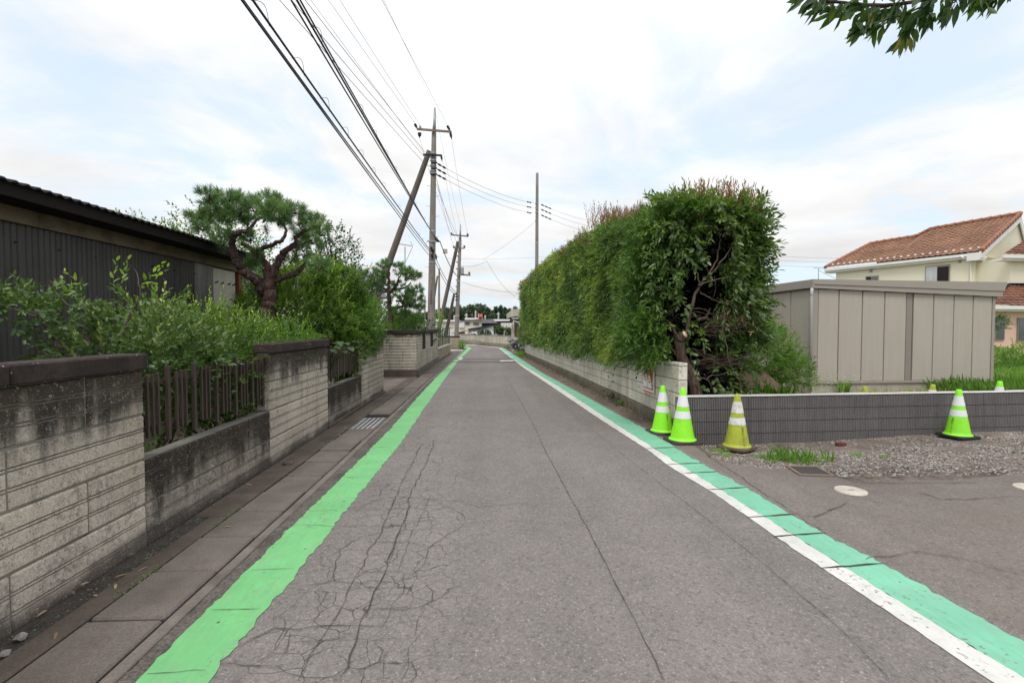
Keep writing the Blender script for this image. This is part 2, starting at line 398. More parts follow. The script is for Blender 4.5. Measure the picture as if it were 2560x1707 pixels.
GRIT = M('grit', (0.06, 0.052, 0.044), 0.95, 0.3, 6, 0.6, 120, 0.8)
SOIL = M('soil', (0.115, 0.09, 0.07), 0.95, 0.3, 1.2, 0.35, 50, 0.5)
BLOCK_A = blockmat('pier_block', (0.55, 0.465, 0.395), 1.25, 0.36, 0.96, wet=0.15, streak=0.45)
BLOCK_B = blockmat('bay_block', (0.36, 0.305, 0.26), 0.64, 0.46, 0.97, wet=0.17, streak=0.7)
CAPM = M('coping_stone', (0.040, 0.028, 0.025), 0.9, 0.3, 3, 0.25, 45, 0.4, dirt=(0.075, 0.055, 0.047), dirt_amt=0.7)
t_ = CAPM.node_tree; b_ = t_.nodes['Principled BSDF']; c_ = b_.inputs['Base Color'].links[0].from_socket
v_ = voro(t_, pos(t_), 75); q_ = t_.nodes.new('ShaderNodeSeparateColor'); t_.links.new(v_.outputs['Color'], q_.inputs[0])
c_ = mixc(t_, math_node(t_, 'MULTIPLY', mapr(t_, q_.outputs[0], 0.87, 0.89, 0, 0.75), math_node(t_, 'MULTIPLY', mapr(t_, v_.outputs['Distance'], 0.2, 0.42, 1, 0), mapr(t_, noise(t_, pos(t_), 7, 4), 0.36, 0.55, 0.1, 1))), c_, (0.55, 0.5, 0.47)); t_.links.new(c_, b_.inputs['Base Color'])
BLOCK_C = blockmat('second_wall_block', (0.58, 0.525, 0.45), 1.34, 0.16, wet=0.0, speck=False, streak=0.5)
BLOCK_D = blockmat('roadside_block', (0.72, 0.665, 0.575), 1.05, 0.035, 0.7, wet=0, speck=False, streak=0.5, dark=(0.07, 0.06, 0.042))
FOOTD = blockmat('mossy_footing', (0.30, 0.265, 0.21), 1.05, 0.01, 0.5, wet=0.0, speck=False, streak=0.45, mossy=0.85, dark=(0.07, 0.058, 0.04))
MORT = M('mortar', (0.20, 0.185, 0.16), 0.95, 0.25, 3, dirt=(0.05, 0.042, 0.035), dirt_amt=0.8)
RIBM = M('rib_block', (0.175, 0.163, 0.162), 0.9, 0.12, 1.5, 0.25, 80, 0.3, streak=0.12)
RIBTOP = M('pale_coping', (0.55, 0.52, 0.50), 0.85, 0.12)
BROWN_MET = M('brown_metal', (0.078, 0.057, 0.049), 0.33, 0.08, 3, 0.05, 40, 0, metal=0.35, spec=0.5)
CORR = M('corrugated_dark', (0.075, 0.071, 0.066), 0.55, 0.15, 1.2, 0.06, 40, 0.05, streak=0.15, metal=0.3)
CORR_P = M('corrugated_pale', (0.50, 0.47, 0.40), 0.6, 0.1, 2, streak=0.1)
CORR_G = M('corrugated_grey', (0.19, 0.18, 0.17), 0.5, 0.15, 2, streak=0.3, metal=0.3)
DARKWOOD = M('dark_timber', (0.011, 0.008, 0.007), 0.85, 0.2)
BEAM = M('weathered_beam', (0.20, 0.16, 0.11), 0.85, 0.25, 1.5, dirt=(0.05, 0.04, 0.03), dirt_amt=0.8)
RUSTWOOD = M('red_brown_post', (0.16, 0.055, 0.03), 0.8, 0.2)
LIME = M('lime_plastic', (0.30, 0.90, 0.022), 0.42, 0.06, 3, 0.03, 60, 0, dirt=(0.24, 0.52, 0.06), dirt_amt=0.4, spec=0.5)
OLIVE = M('faded_plastic', (0.42, 0.47, 0.045), 0.5, 0.08, 4, 0.06, 60, 0, dirt=(0.27, 0.24, 0.05), dirt_amt=0.7, spec=0.4)
BAND = M('reflective_band', (0.80, 0.81, 0.82), 0.35, 0.04, 3, 0.02, 60, 0, spec=0.5)
BAND_D = M('dirty_band', (0.74, 0.73, 0.70), 0.45, 0.06, 8, 0.06, 60, 0, streak=0.12, dirt=(0.25, 0.24, 0.22), dirt_amt=0.6)
RUBBER = M('rubber_base', (0.05, 0.048, 0.045), 0.7, 0.3, 5, dirt=(0.15, 0.115, 0.08), dirt_amt=0.8)
RUBBER_B = M('muddy_base', (0.125, 0.095, 0.066), 0.85, 0.3, 5, dirt=(0.06, 0.05, 0.04), dirt_amt=0.6)
RUBBER_C = M('new_rubber', (0.022, 0.023, 0.026), 0.55, 0.1)
INK = M('black_ink', (0.008, 0.010, 0.008), 0.6, 0, bmp=0)
SHEDM = M('beige_panel', (0.45, 0.405, 0.345), 0.5, 0.03, 0.8, 0.03, 40, 0, streak=0.04, spec=0.4)
SHEDT = M('taupe_trim', (0.35, 0.315, 0.27), 0.5, 0.03, 0.8, 0.02, 40, 0, spec=0.4)
SHEDD = M('dark_strip', (0.27, 0.245, 0.21), 0.5, 0.03, 0.8, 0.02, 40, 0, spec=0.4)
PVC = M('grey_pipe', (0.50, 0.50, 0.49), 0.4, 0.05)
PLINTH = M('pale_plinth', (0.45, 0.41, 0.36), 0.9, 0.12, 3, dirt=(0.25, 0.2, 0.15), dirt_amt=0.5)
CREAM = M('cream_render', (0.80, 0.76, 0.60), 0.8, 0.03, 1, 0.05, 60, 0.1)
PINK = M('pink_siding', (0.74, 0.50, 0.40), 0.8, 0.04, 1, 0.05, 60, 0.1)
WHITE = M('white_trim', (0.80, 0.79, 0.77), 0.45, 0.03)
TILE = M('terracotta_tile', (0.285, 0.155, 0.10), 0.85, 0.25, 0.9, 0.3, 9, 0.2, dirt=(0.17, 0.105, 0.07), dirt_amt=0.7)
TILE_R = M('ridge_tile', (0.33, 0.15, 0.095), 0.75, 0.2, 1.5)
TILE_D = M('dark_tile', (0.21, 0.095, 0.06), 0.8, 0.35, 1.0, 0.35, 12, 0.2, dirt=(0.06, 0.035, 0.028), dirt_amt=0.8)
GTILE = M('grey_tile', (0.20, 0.205, 0.215), 0.6, 0.15, 2)
FRAME = M('bronze_frame', (0.30, 0.26, 0.225), 0.45, 0.05, metal=0.3)
PANE = M('window_glass', (0.10, 0.115, 0.12), 0.08, 0.05, bmp=0, spec=0.8)
PANE_P = M('curtained_glass', (0.50, 0.53, 0.54), 0.15, 0.08, 3, bmp=0, streak=0.12, spec=0.6)
PANE_D = M('open_window_dark', (0.012, 0.010, 0.009), 0.3, bmp=0)
POLE = M('pole_concrete', (0.245, 0.22, 0.195), 0.85, 0.14, 1.6, 0.12, 60, 0.1, streak=0.15)
POLE_D = M('stay_concrete', (0.135, 0.115, 0.10), 0.85, 0.12, 1.6, 0.12, 60, 0.1, streak=0.12)
STEEL = M('grey_steel', (0.33, 0.34, 0.35), 0.5, 0.1, metal=0.5)
RUSTY = M('rusty_arm', (0.23, 0.17, 0.14), 0.7, 0.25, 6, dirt=(0.3, 0.12, 0.05), dirt_amt=0.6)
BLACKC = M('black_cable', (0.018, 0.019, 0.022), 0.5, 0.05, bmp=0)
GREYC = M('grey_wire', (0.16, 0.165, 0.17), 0.5, 0.05, bmp=0)
PORC = M('porcelain', (0.5, 0.5, 0.5), 0.3, 0.1)
BARK_P = barkmat('pine_bark', (0.075, 0.044, 0.036), (0.105, 0.05, 0.036))
BARK_D = barkmat('dark_bark', (0.085, 0.06, 0.045), (0.14, 0.10, 0.08), s=22)
BARK_R = barkmat('red_bark', (0.10, 0.058, 0.043), (0.17, 0.115, 0.09), (1, 1, 0.12), 30)
TWIG = M('bare_twig', (0.105, 0.072, 0.056), 0.8, 0.3, 5)
CUT = M('cut_wood', (0.62, 0.42, 0.28), 0.8, 0.1)
L_DARK = leafmat('deep_green_leaf', [(0, (0.012, 0.030, 0.012)), (0.5, (0.028, 0.070, 0.020)), (0.8, (0.058, 0.125, 0.026)), (1, (0.12, 0.20, 0.035))])
L_HEDGE = leafmat('hedge_leaf', [(0, (.040, .076, .030)), (.35, (.098, .172, .048)), (.6, (.18, .275, .058)), (.78, (.32, .42, .09)), (.92, (.42, .46, .13)), (1, (.36, .20, .10))], rough=.36)
L_INNER = leafmat('hollow_shade_leaf', [(0, (.012, .020, .011)), (.6, (.022, .034, .016)), (1, (.060, .040, .026))], rough=.6, trans=.05)  # near-black leaf colour paints in the shade of the hedge hollow
L_RED = leafmat('red_shoot', [(0, (0.090, 0.120, 0.036)), (0.4, (0.228, 0.156, 0.066)), (0.7, (0.312, 0.126, 0.084)), (1, (0.432, 0.216, 0.156))])
L_CON = leafmat('conifer_spray', [(0, (0.034, 0.078, 0.019)), (0.5, (0.087, 0.184, 0.031)), (1, (0.182, 0.304, 0.051))], trans=0.2)
L_BUSH = leafmat('shrub_leaf', [(0, (0.027, 0.061, 0.020)), (0.45, (0.072, 0.132, 0.036)), (0.75, (0.164, 0.265, 0.043)), (1, (0.372, 0.504, 0.069))], trans=0.35)
L_GREY = leafmat('greyish_leaf', [(0, (0.035, 0.076, 0.023)), (0.5, (0.088, 0.151, 0.045)), (0.85, (0.191, 0.260, 0.075)), (1, (0.382, 0.434, 0.106))], rough=0.36, trans=0.2)
L_LIGHT = leafmat('light_leaf', [(0, (0.039, 0.094, 0.015)), (0.5, (0.110, 0.220, 0.029)), (1, (0.297, 0.429, 0.055))], trans=0.4)
L_NEED = leafmat('pine_needle', [(0, (0.059, 0.133, 0.046)), (0.5, (0.131, 0.242, 0.075)), (0.85, (0.228, 0.348, 0.113)), (1, (0.435, 0.320, 0.133))], rough=0.45, trans=0.15)
L_CHERRY = leafmat('cherry_leaf', [(0, (0.025, 0.062, 0.02)), (0.6, (0.055, 0.115, 0.03)), (0.85, (0.12, 0.17, 0.035)), (1, (0.28, 0.19, 0.06))], trans=0.4)
L_GRASS = leafmat('grass_blade', [(0, (0.114, 0.227, 0.048)), (0.6, (0.244, 0.423, 0.090)), (0.85, (0.455, 0.585, 0.163)), (1, (0.683, 0.585, 0.293))], trans=0.35)
L_FAR = leafmat('far_foliage', [(0, (0.035, 0.070, 0.045)), (0.5, (0.070, 0.116, 0.067)), (1, (0.149, 0.201, 0.105))], rough=0.7, trans=0.1, spec=0.2)
L_DRY = leafmat('dry_leaf', [(0, (0.20, 0.13, 0.08)), (1, (0.46, 0.36, 0.22))], rough=0.8, trans=0.1)
# ================================================================== GROUND, ROAD, MARKINGS
def sheet(name, pts, z, mat, parent=None, kind='structure', zf=None):
    me = bpy.data.meshes.new(name)
    me.from_pydata([(p[0], p[1], (zf(p[0], p[1]) if zf else z)) for p in pts], [], [list(range(len(pts)))])
    if me.polygons[0].normal.z < 0: me.flip_normals()
    me.materials.append(mat); o = bpy.data.objects.new(name, me); COL.objects.link(o)
    if parent: o.parent = parent
    elif kind: o['kind'] = kind
    return o
def ragged(pts, step=0.15, amp=0.02, closed=True):
    o = []; n = len(pts)
    for i in range(n if closed else n - 1):
        a, b = Vector(pts[i]).to_2d(), Vector(pts[(i + 1) % n]).to_2d(); L = (b - a).length; k = max(1, int(L / step))
        for j in range(k):
            p = a.lerp(b, j / k); o.append((p.x + random.uniform(-amp, amp), p.y + random.uniform(-amp, amp)))
    return o
def edge_fn(px):
    P = sorted([gx(*p) for p in px], key=lambda q: q[1]); ys = [q[1] for q in P]; xs = [q[0] for q in P]
    def f(y):
        if y <= ys[0]: k = (xs[1] - xs[0]) / (ys[1] - ys[0]); return xs[0] + k * (y - ys[0])
        return float(np.interp(y, ys, xs))
    return f
def strip(name, fl, fr, y0, y1, z, mat, amp=0.0, parent=None, step=0.035):
    ys = [y0]
    while ys[-1] < y1: ys.append(min(y1, ys[-1] + step * max(1, ys[-1] / 5)))
    vs, fs = [], []; jl = jr = 0
    for i, y in enumerate(ys):
        jl = 0.3 * jl + random.gauss(0, amp * .8); jr = 0.3 * jr + random.gauss(0, amp)
        vs += [(fl(y) + jl, y, z), (fr(y) + jr, y, z)]
        if i: fs.append((2 * i - 2, 2 * i - 1, 2 * i + 1, 2 * i))
    me = bpy.data.meshes.new(name); me.from_pydata(vs, [], fs); me.materials.append(mat)
    o = bpy.data.objects.new(name, me); COL.objects.link(o)
    if parent: o.parent = parent
    else: o['kind'] = 'structure'
    return o
sheet('ground', [(-700, -300), (700, -300), (700, 1200), (-700, 1200)], -0.14, SOIL)
gl_l = edge_fn([(337, 1707), (644, 1400), (849, 1200), (969, 1080), (1041.6, 996.2), (1093.2, 940.7), (1139, 898.6), (1167.8, 872)])
gl_r = edge_fn([(525, 1695), (627.6, 1567.7), (738, 1440), (865.6, 1274), (1001, 1108.6), (1064.5, 1015.3), (1116.2, 940.7), (1146.8, 900.5), (1179.3, 869.9)])
wr_l = edge_fn([(2200, 1516.5), (1958.7, 1355), (1783, 1232), (1678, 1169), (1618, 1123.6), (1500, 1047.7), (1400, 980), (1307, 917.6), (1246.9, 869.7)])
wr_r = edge_fn([(2200, 1474.4), (2137.6, 1435.8), (1927, 1302.5), (1706, 1165.8), (1633.4, 1119.8), (1500, 1034.3), (1400, 968.6), (1291.8, 903.2), (1249.7, 869.4)])
gr_r = edge_fn([(2560, 1605), (2200, 1404.3), (2081.4, 1348), (2000.8, 1300.8), (1878, 1225.4), (1758.7, 1162.2), (1650, 1095.6), (1610, 1072), (1500, 1011.3), (1400, 956.2), (1353, 931), (1257.4, 868.8)])
KX = -1.56
road = strip('road', lambda y: KX - 0.0, lambda y: gr_r(y) + 0.06, -3, 33.2, 0.0, ASPH, step=0.5)
far_road = sheet('far_road', [(KX, 33.2), (gr_r(33.2) + .06, 33.2), gx(1264, 869.5), gx(1148, 859.5), (-9.5, 56), (-11, 47), (-2.0, 33.6)], -0.004, ASPH)
RWALL = [(2.61, 6.60), (2.59, 7.64), (2.56, 9.34), (2.47, 10.8), (2.36, 14.2), (2.1, 19.5), (1.84, 24.6)]
def rw(y): return float(np.interp(y, [p[1] for p in RWALL], [p[0] for p in RWALL]))
verge = strip('verge', lambda y: gr_r(y) - 0.05, lambda y: rw(y) + 0.02 + max(0, y - 24.6) * 0.35, 5.6, 31, -0.004, M('verge_dirt', (0.165, 0.128, 0.10), 0.95, 0.2, 1.5, 0.3, 70, 0.4, dirt=(0.08, 0.06, 0.045), dirt_amt=0.7), step=0.4)
GB = [gx(x, y) for x, y in ((1722, 1112), (1747, 1118), (1782, 1146), (1850, 1160), (1919, 1168), (1966, 1167), (2044, 1168), (2089, 1184), (2134, 1206), (2260, 1203), (2409, 1198), (2560, 1180))]
apron = sheet('side_road', ragged([(gr_r(0.2) - .04, -3)], 1, 0)[:1] + [(gr_r(y) - 0.04, y) for y in np.arange(0.2, 6.5, 0.3)] + [(2.40, 6.46), (2.56, 6.44)] + ragged(GB, 0.07, 0.018, False) + [(12.5, 5.6), (16, 6.2), (16, -3)], -0.003, APRON)
def zlot(x, y):
    a = min(1, max(0, (y - 5.2) / 1.15)); b = 1 - 0.75 * min(1, max(0, (x - 4.2) / 2.5))
    return -0.11 * a * a * (3 - 2 * a) * b - 0.006
# lot: soil with pale chips
vs, fs = [], []; nx, ny = 60, 22
for j in range(ny):
    for i in range(nx):
        x = 2.3 + i * 0.24; y = 4.6 + j * 0.14
        vs.append((x, y, zlot(x, y) + 0.012 * math.sin(x * 5.1) * math.sin(y * 6.3 + x) * (1 if y > 5.6 else 0.2) - (0.03 if y < 5.0 else 0)))
for j in range(ny - 1):
    for i in range(nx - 1): a = j * nx + i; fs.append((a, a + 1, a + nx + 1, a + nx))
me = bpy.data.meshes.new('lot_soil'); me.from_pydata(vs, [], fs); me.materials.append(M('lot_dirt', (0.19, 0.155, 0.13), 0.95, 0.3, 1.6, 0.45, 45, 0.8, dirt=(0.06, 0.04, 0.032), dirt_amt=0.75))
lot = bpy.data.objects.new('lot_soil', me); COL.objects.link(lot); lot['kind'] = 'structure'
GBy = lambda x: float(np.interp(x, [p[0] for p in GB], [p[1] for p in GB]))
def chips(n, size, pick, cols):
    V, Fc, mi = [], [], []
    while len(Fc) < n * 8:
        x, y, z = pick(); s = random.uniform(*size); th = random.uniform(0, 6.28); fl = random.uniform(.25, .6)
        M3 = Matrix.Rotation(th, 3, 'Z') @ Matrix.Rotation(random.uniform(-.35, .35), 3, 'X')
        o = len(V)
        for q in ((1, .1, 0), (.2, .75, .1), (-.9, .3, 0), (-.3, -.7, .05), (.05, 0, 1), (0, 0, -1)):
            v = M3 @ Vector((q[0] * s * random.uniform(.7, 1.2), q[1] * s * random.uniform(.7, 1.2), q[2] * s * fl)); V.append((x + v.x, y + v.y, z + v.z + s * .12))
        c = random.choices(range(len(cols)), [c[1] for c in cols])[0]
        for k in range(4): Fc += [(o + k, o + (k + 1) % 4, o + 4), (o + (k + 1) % 4, o + k, o + 5)]; mi += [c, c]
    me = bpy.data.meshes.new('gravel'); me.from_pydata(V, [], Fc)
    for c in cols: me.materials.append(c[0])
    me.polygons.foreach_set('material_index', mi); o = bpy.data.objects.new('gravel', me); COL.objects.link(o); o['kind'] = 'stuff'
    return o
CH1, CH2, CH3, CH4 = [M(n, c, 0.9, .25, 9, .2, 80, .2) for n, c in (('pale_chip', (0.41, 0.38, 0.35)), ('grey_chip', (0.29, 0.27, 0.255)), ('brown_chip', (0.22, 0.165, 0.125)), ('dark_chip', (0.10, 0.08, 0.068)))]
def pick_lot():
    while 1:
        x = 2.5 + 9 * random.random() ** 1.15; y = random.uniform(4.7, 7.3)
        e = GBy(x)
        if y < e - 0.04 or y > 6.46 + (x - 2.56) * .0575: continue
        k = 0.5 + 0.5 * math.sin(x * 2.1 + 1.2) * math.sin(y * 3.7 + x * .9) + random.gauss(0, .35)
        if y > 6.05 and 3.6 < x < 5.1 and random.random() < .6: continue
        if k > 0.30: return x, y, zlot(x, y)
chips(25000, (0.005, 0.019), pick_lot, [(CH1, 5), (CH2, 4), (CH3, 3), (CH4, 1.6)])['label'] = 'pale crushed stone chips scattered over brown soil before the ribbed wall'
# gravel specks and litter by the left gutter
def pick_gut():
    y = random.uniform(.6, 5.2); return random.uniform(-2.30, -2.17), y, 0.0
g2 = chips(900, (0.004, 0.011), pick_gut, [(CH3, 3), (CH4, 6), (M('paint_flake', (0.07, 0.25, 0.12), 0.7), 1.2)]); g2['label'] = 'fine dark grit and green paint flakes at the foot of the left wall'
def pick_v():
    y = random.uniform(6.8, 24); return rw(y) - 0.03 - abs(random.gauss(0, .11)), y, 0.0
g3 = chips(700, (0.008, 0.024), pick_v, [(CH3, 3), (CH4, 4), (CH1, 1)]); g3['label'] = 'stones and dry debris along the foot of the hedge wall'
# markings
tag(strip('green_stripe', gl_l, gl_r, -1.0, 33.4, 0.004, GREEN_L, 0.007, road), 'worn light green stripe along the left edge of the road')
tag(strip('white_line', wr_l, wr_r, -1.0, 34.0, 0.004, WHITE_P, 0.004, road), 'white edge line on the right of the road')
tag(strip('green_stripe', lambda y: wr_r(y) + .001, gr_r, -1.0, 34.0, 0.0035, GREEN_R, 0.008, road), 'teal green stripe outside the white edge line')
sheet('white_line', [gx(x, y) for x, y in ((1247, 869.6), (1262, 868.8), (1200, 863.0), (1150, 860.0), (1150, 861.2), (1200, 864.6))], 0.004, WHITE_P, far_road)
sheet('green_stripe', [gx(x, y) for x, y in ((1166, 873), (1179, 870), (1172, 866.8), (1159, 866), (1159, 867.3), (1168, 868.6))], 0.003, GREEN_L, far_road)
sheet('white_line', [gx(x, y) for x, y in ((1146, 897.0), (1157, 894.6), (1157, 897.3), (1148, 899.6))], 0.008, WHITE_P, road)
for x0, x1, y0, y1 in ((1130, 1285, 897, 899), (1128, 1290, 904.5, 905.6)):
    sheet('patch_seam', [gx(x0, y0), gx(x1, y0), gx(x1, y1), gx(x0, y1)], 0.0075, CRACKM if y0 > 900 else M('tar', (0.125, 0.115, 0.11), .8), road)
sheet('worn_white', [gx(1251, 901), gx(1284, 900.3), gx(1283, 903), gx(1250, 903.6)], 0.0085, WHITE_P, road)
# cracks traced in the asphalt
CR = MB()
def crack(px, w0, w1=None, z=0.0075, amp=0.012, world=False):
    pts = [Vector(p) if world else gp(*p) for p in px]; w1 = w1 or w0
    q = []
    for a, b in zip(pts, pts[1:]):
        k = max(1, int((b - a).length / 0.06))
        for j in range(k): q.append(a.lerp(b, j / k))
    q.append(pts[-1]); j = Vector((0, 0, 0)); L = []; n = len(q)
    for i, p in enumerate(q):
        j = j * 0.6 + Vector((random.gauss(0, amp), random.gauss(0, amp), 0)) * .6; L.append(p + j)
    vs, fs = [], []
    for i, p in enumerate(L):
        d = (L[min(i + 1, n - 1)] - L[max(i - 1, 0)]); d.z = 0
        if d.length < 1e-6: d = Vector((0, 1, 0))
        d.normalize(); s = Vector((-d.y, d.x, 0)); wd = (w0 + (w1 - w0) * i / max(1, n - 1)) * random.uniform(.18, .7) * (0.3 if i in (0, n - 1) else 1)
        vs += [(p.x + s.x * wd / 2, p.y + s.y * wd / 2, z), (p.x - s.x * wd / 2, p.y - s.y * wd / 2, z)]
        if i: fs.append((2 * i - 2, 2 * i - 1, 2 * i + 1, 2 * i))
    CR.add(vs, fs)
k8 = lambda L: [(500 + x / 2.352, 1100 + y / 2.352) for x, y in L]
for L, a, b in (([(1380, 0), (1330, 140), (1250, 300), (1215, 420), (1165, 560), (1100, 720), (1030, 890), (990, 980), (930, 1110), (905, 1200), (845, 1350), (800, 1428)], .010, .012),
                ([(1310, 20), (1240, 150), (1170, 280), (1110, 420), (1060, 540), (1000, 640), (940, 770), (870, 900), (810, 1020), (750, 1120), (700, 1190), (640, 1290), (590, 1428)], .012, .009),
                ([(860, 410), (960, 415), (1100, 410), (1250, 400), (1400, 410), (1480, 385)], .008, .006), ([(490, 505), (640, 500), (900, 505), (1170, 500), (1290, 480), (1400, 470)], .006, .006),
                ([(930, 410), (990, 370), (1060, 345), (1170, 335), (1400, 355), (1540, 360), (1640, 395), (1860, 375), (2000, 380), (2180, 360)], .010, .006),
                ([(530, 870), (620, 858), (780, 838), (1000, 850), (1200, 830), (1330, 800)], .009, .007), ([(780, 835), (790, 720), (830, 650), (890, 600), (960, 570), (1060, 545)], .009, .007),
                ([(1440, 380), (1520, 430), (1550, 490), (1700, 480), (1900, 475), (1990, 465)], .007, .004), ([(1550, 490), (1450, 570), (1350, 640), (1330, 740), (1260, 790), (1210, 800)], .009, .007),
                ([(225, 1210), (330, 1150), (430, 1105), (560, 1110), (720, 1095), (910, 1095), (1090, 1100)], .014, .008), ([(430, 1105), (432, 1000)], .007, .004),
                ([(430, 1330), (480, 1370), (600, 1390), (800, 1395)], .009, .009), ([(450, 1320), (520, 1240), (545, 1130)], .007, .007), ([(910, 1200), (1050, 1180), (1300, 1165)], .008, .006),
                ([(1330, 850), (1380, 900), (1370, 970), (1270, 1000), (1000, 1000)], .008, .007), ([(840, 1000), (1000, 1005), (1200, 985), (1330, 985)], .007, .006), ([(700, 880), (730, 900), (700, 960), (660, 1000), (670, 1040), (640, 1100)], .006, .006),
                ([(1330, 985), (1280, 1060), (1290, 1130), (1260, 1165)], .007, .006), ([(545, 1185), (720, 1180), (920, 1160)], .006, .006), ([(1180, 280), (1280, 300), (1390, 290), (1430, 270)], .006, .005),
                ([(1100, 475), (1250, 475), (1400, 465)], .006, .005), ([(1030, 600), (1160, 595), (1240, 600), (1320, 625), (1400, 620)], .007, .006), ([(970, 680), (1100, 675), (1230, 672)], .006, .005),
                ([(930, 780), (1060, 775), (1200, 775)], .006, .006), ([(880, 885), (1000, 870), (1200, 870), (1290, 880)], .006, .005), ([(1215, 215), (1330, 205), (1420, 180)], .006, .004), ([(1050, 345), (1055, 300), (1110, 265), (1190, 255)], .007, .005),
                ([(1020, 1200), (1070, 1250), (1050, 1310), (960, 1340), (870, 1370)], .007, .007), ([(150, 1310), (260, 1315), (430, 1330)], .012, .008), ([(1240, 380), (1200, 480), (1160, 600), (1090, 760)], .006, .006),
                ([(1360, 320), (1290, 460), (1240, 560), (1210, 690), (1150, 800)], .006, .005), ([(1200, 780), (1180, 900), (1130, 970), (1060, 1120)], .007, .006), ([(1150, 1190), (1090, 1260), (1075, 1340), (1080, 1428)], .006, .006)):
    crack(k8(L), a, b)
LJ = [(1249, 919.5), (1293.7, 990), (1341.6, 1078), (1360, 1120), (1429, 1250), (1471, 1323), (1540, 1463), (1586.5, 1550), (1662, 1707)]
crack(LJ, .008, .011, amp=.003)
RJ = [(1307, 931), (1400, 1009), (1472.7, 1068), (1564, 1142.7), (1650, 1208), (1755, 1288.5), (1910, 1410), (2018, 1502), (2116, 1587), (2230, 1707)]
crack(RJ, .004, .006, amp=.003)
ya = [(x, y) for x, y in ((1480, 1297), (1530, 1305), (1570, 1292), (1590, 1285))]; crack(ya, .004)
for px in ([(1330, 1030), (1370, 1032), (1420, 1018)], [(1330, 1090), (1400, 1085), (1450, 1060), (1480, 1052)], [(1365, 1075), (1440, 1100), (1500, 1090)], [(1180, 1035), (1240, 1030), (1290, 1040)], [(1470, 1110), (1520, 1122), (1560, 1110)], [(1130, 960), (1180, 965), (1230, 955)], [(1120, 1010), (1190, 1000), (1250, 1012)]):
    crack(px, .007, .004, amp=.03)
c2 = lambda L: [(2100 + x / 4.546, 920 + y / 4.546) for x, y in L]
for L in ([(-120, 1150), (0, 1230), (200, 1305), (900, 1310), (1400, 1300), (1600, 1310)], [(880, 1420), (960, 1430), (1120, 1490), (1700, 1480), (2091, 1470)], [(1880, 1290), (2010, 1330), (2091, 1345)], [(280, 1490), (420, 1520), (540, 1555)], [(100, 1540), (-300, 1700), (-500, 1650)]):
    crack(c2(L), .022, .014)
crack([(1740, 1113), (1770, 1140), (1830, 1180), (1950, 1260), (2060, 1330)], .016, .010)
crack([(2160, 1400), (2300, 1380), (2420, 1400), (2560, 1440)], .012)
for y in (1124.6, 1166, 1189, 1231, 1303, 1353, 1437):   # joints of the buried kerb, telegraphing through the paint
    Z = gp(1280, y).y; crack([(wr_l(Z) - .02, Z - .02, 0), (gr_r(Z + .02) + .03, Z + 0.025, 0)], .030, .036, amp=.004, world=True)
for Z in (2.15, 2.62, 3.05, 4.0, 4.9, 6.1):
    crack([(gl_l(Z) + .02, Z, 0), (gl_r(Z) - .04, Z + random.uniform(-.02, .03), 0)], .010, .006, amp=.006, world=True)
cr = CR.build('cracks', CRACKM, road); cr['kind'] = 'stuff'
strip('worn_edge', lambda y: -1.566, lambda y: gl_l(y) + .012, 0.5, 14, 0.002, M('worn_road_edge', (.125, .108, .096), .95, .3, 5, .5, 70, .6, dirt=(.05, .044, .038), dirt_amt=.7), 0.006, road)
# ------------------------------------------------------------------ left gutter
GUT = thing('drain_gutter', (0, 0, 0), None, None); GUT['kind'] = 'structure'
MB().box((-2.32, -2, -.1), (-1.56, 30, -.004)).build('gutter_bed', CRACK, GUT)
sheet('grit_strip', [(-2.32, -2), (-2.15, -2), (-2.15, 5.6), (-2.32, 5.6)], 0.002, GRIT, GUT)
e = MB(); ys = list(np.arange(-2, 30, 1.97))
for a, b in zip(ys, ys[1:]):
    x0 = -2.17 if b < 5.3 else -2.305
    MB().cbox((x0, a + .004, -.05), (-2.035, b - .004, 0.016 + random.uniform(-.004, .004)), .008).build('gutter_edge', WETC, GUT)
    MB().cbox((-1.632, a + .003, -.05), (-1.565, b - .003, 0.012 + random.uniform(-.003, .003)), .006).build('kerb_stone', CONC, GUT)
LM = {}
y = -1.82; k = 0; far = MB()
while y < 29.5:
    if 7.2 < y + .1 < 8.05: y += .486; continue          # steel grate sits here
    dz = random.uniform(-.008, .010)
    if y < 15:
        me = LM.get(k % 3) or MB().cbox((-.185, 0, -.05), (.185, .470, 0.016), .010).mesh('lid', LIDM); LM[k % 3] = me
        o = place(me, 'gutter_lid', GUT, (-1.835, y, dz), (random.uniform(-.012, .012), random.uniform(-.012, .012), random.uniform(-.008, .008)))
    else: far.cbox((-2.022, y, -.05), (-1.648, y + .476, 0.016 + dz), .006)
    y += .486; k += 1
far.build('gutter_lids', LIDM, GUT)['kind'] = 'stuff'
gt = thing('drain_grate', (-1.835, 7.62, 0.0), 'steel drain grate with long bright bars set between the gutter lids', 'drain grate')
m = MB().box((-2.02, 7.19, -.03), (-2.005, 8.06, .012)).box((-1.665, 7.19, -.03), (-1.65, 8.06, .012)).box((-2.005, 7.19, -.03), (-1.665, 7.205, .0115)).box((-2.005, 8.045, -.03), (-1.665, 8.06, .0115))
m.build('frame', STEEL, gt)
bar = MB().box((-.007, 7.205 - 7.62, -.02), (.007, 8.045 - 7.62, .014)).mesh('bar', M('galvanised', (.62, .62, .62), .5, bmp=0))
for i in range(5): place(bar, 'bar', gt, (-.14 + i * .07, 0, 0))
tie = MB().box((-.165, -.004, -.02), (.165, .004, .002)).mesh('tie', STEEL)
for i in range(13): place(tie, 'tie', gt, (0, -.4 + i * .067, 0))
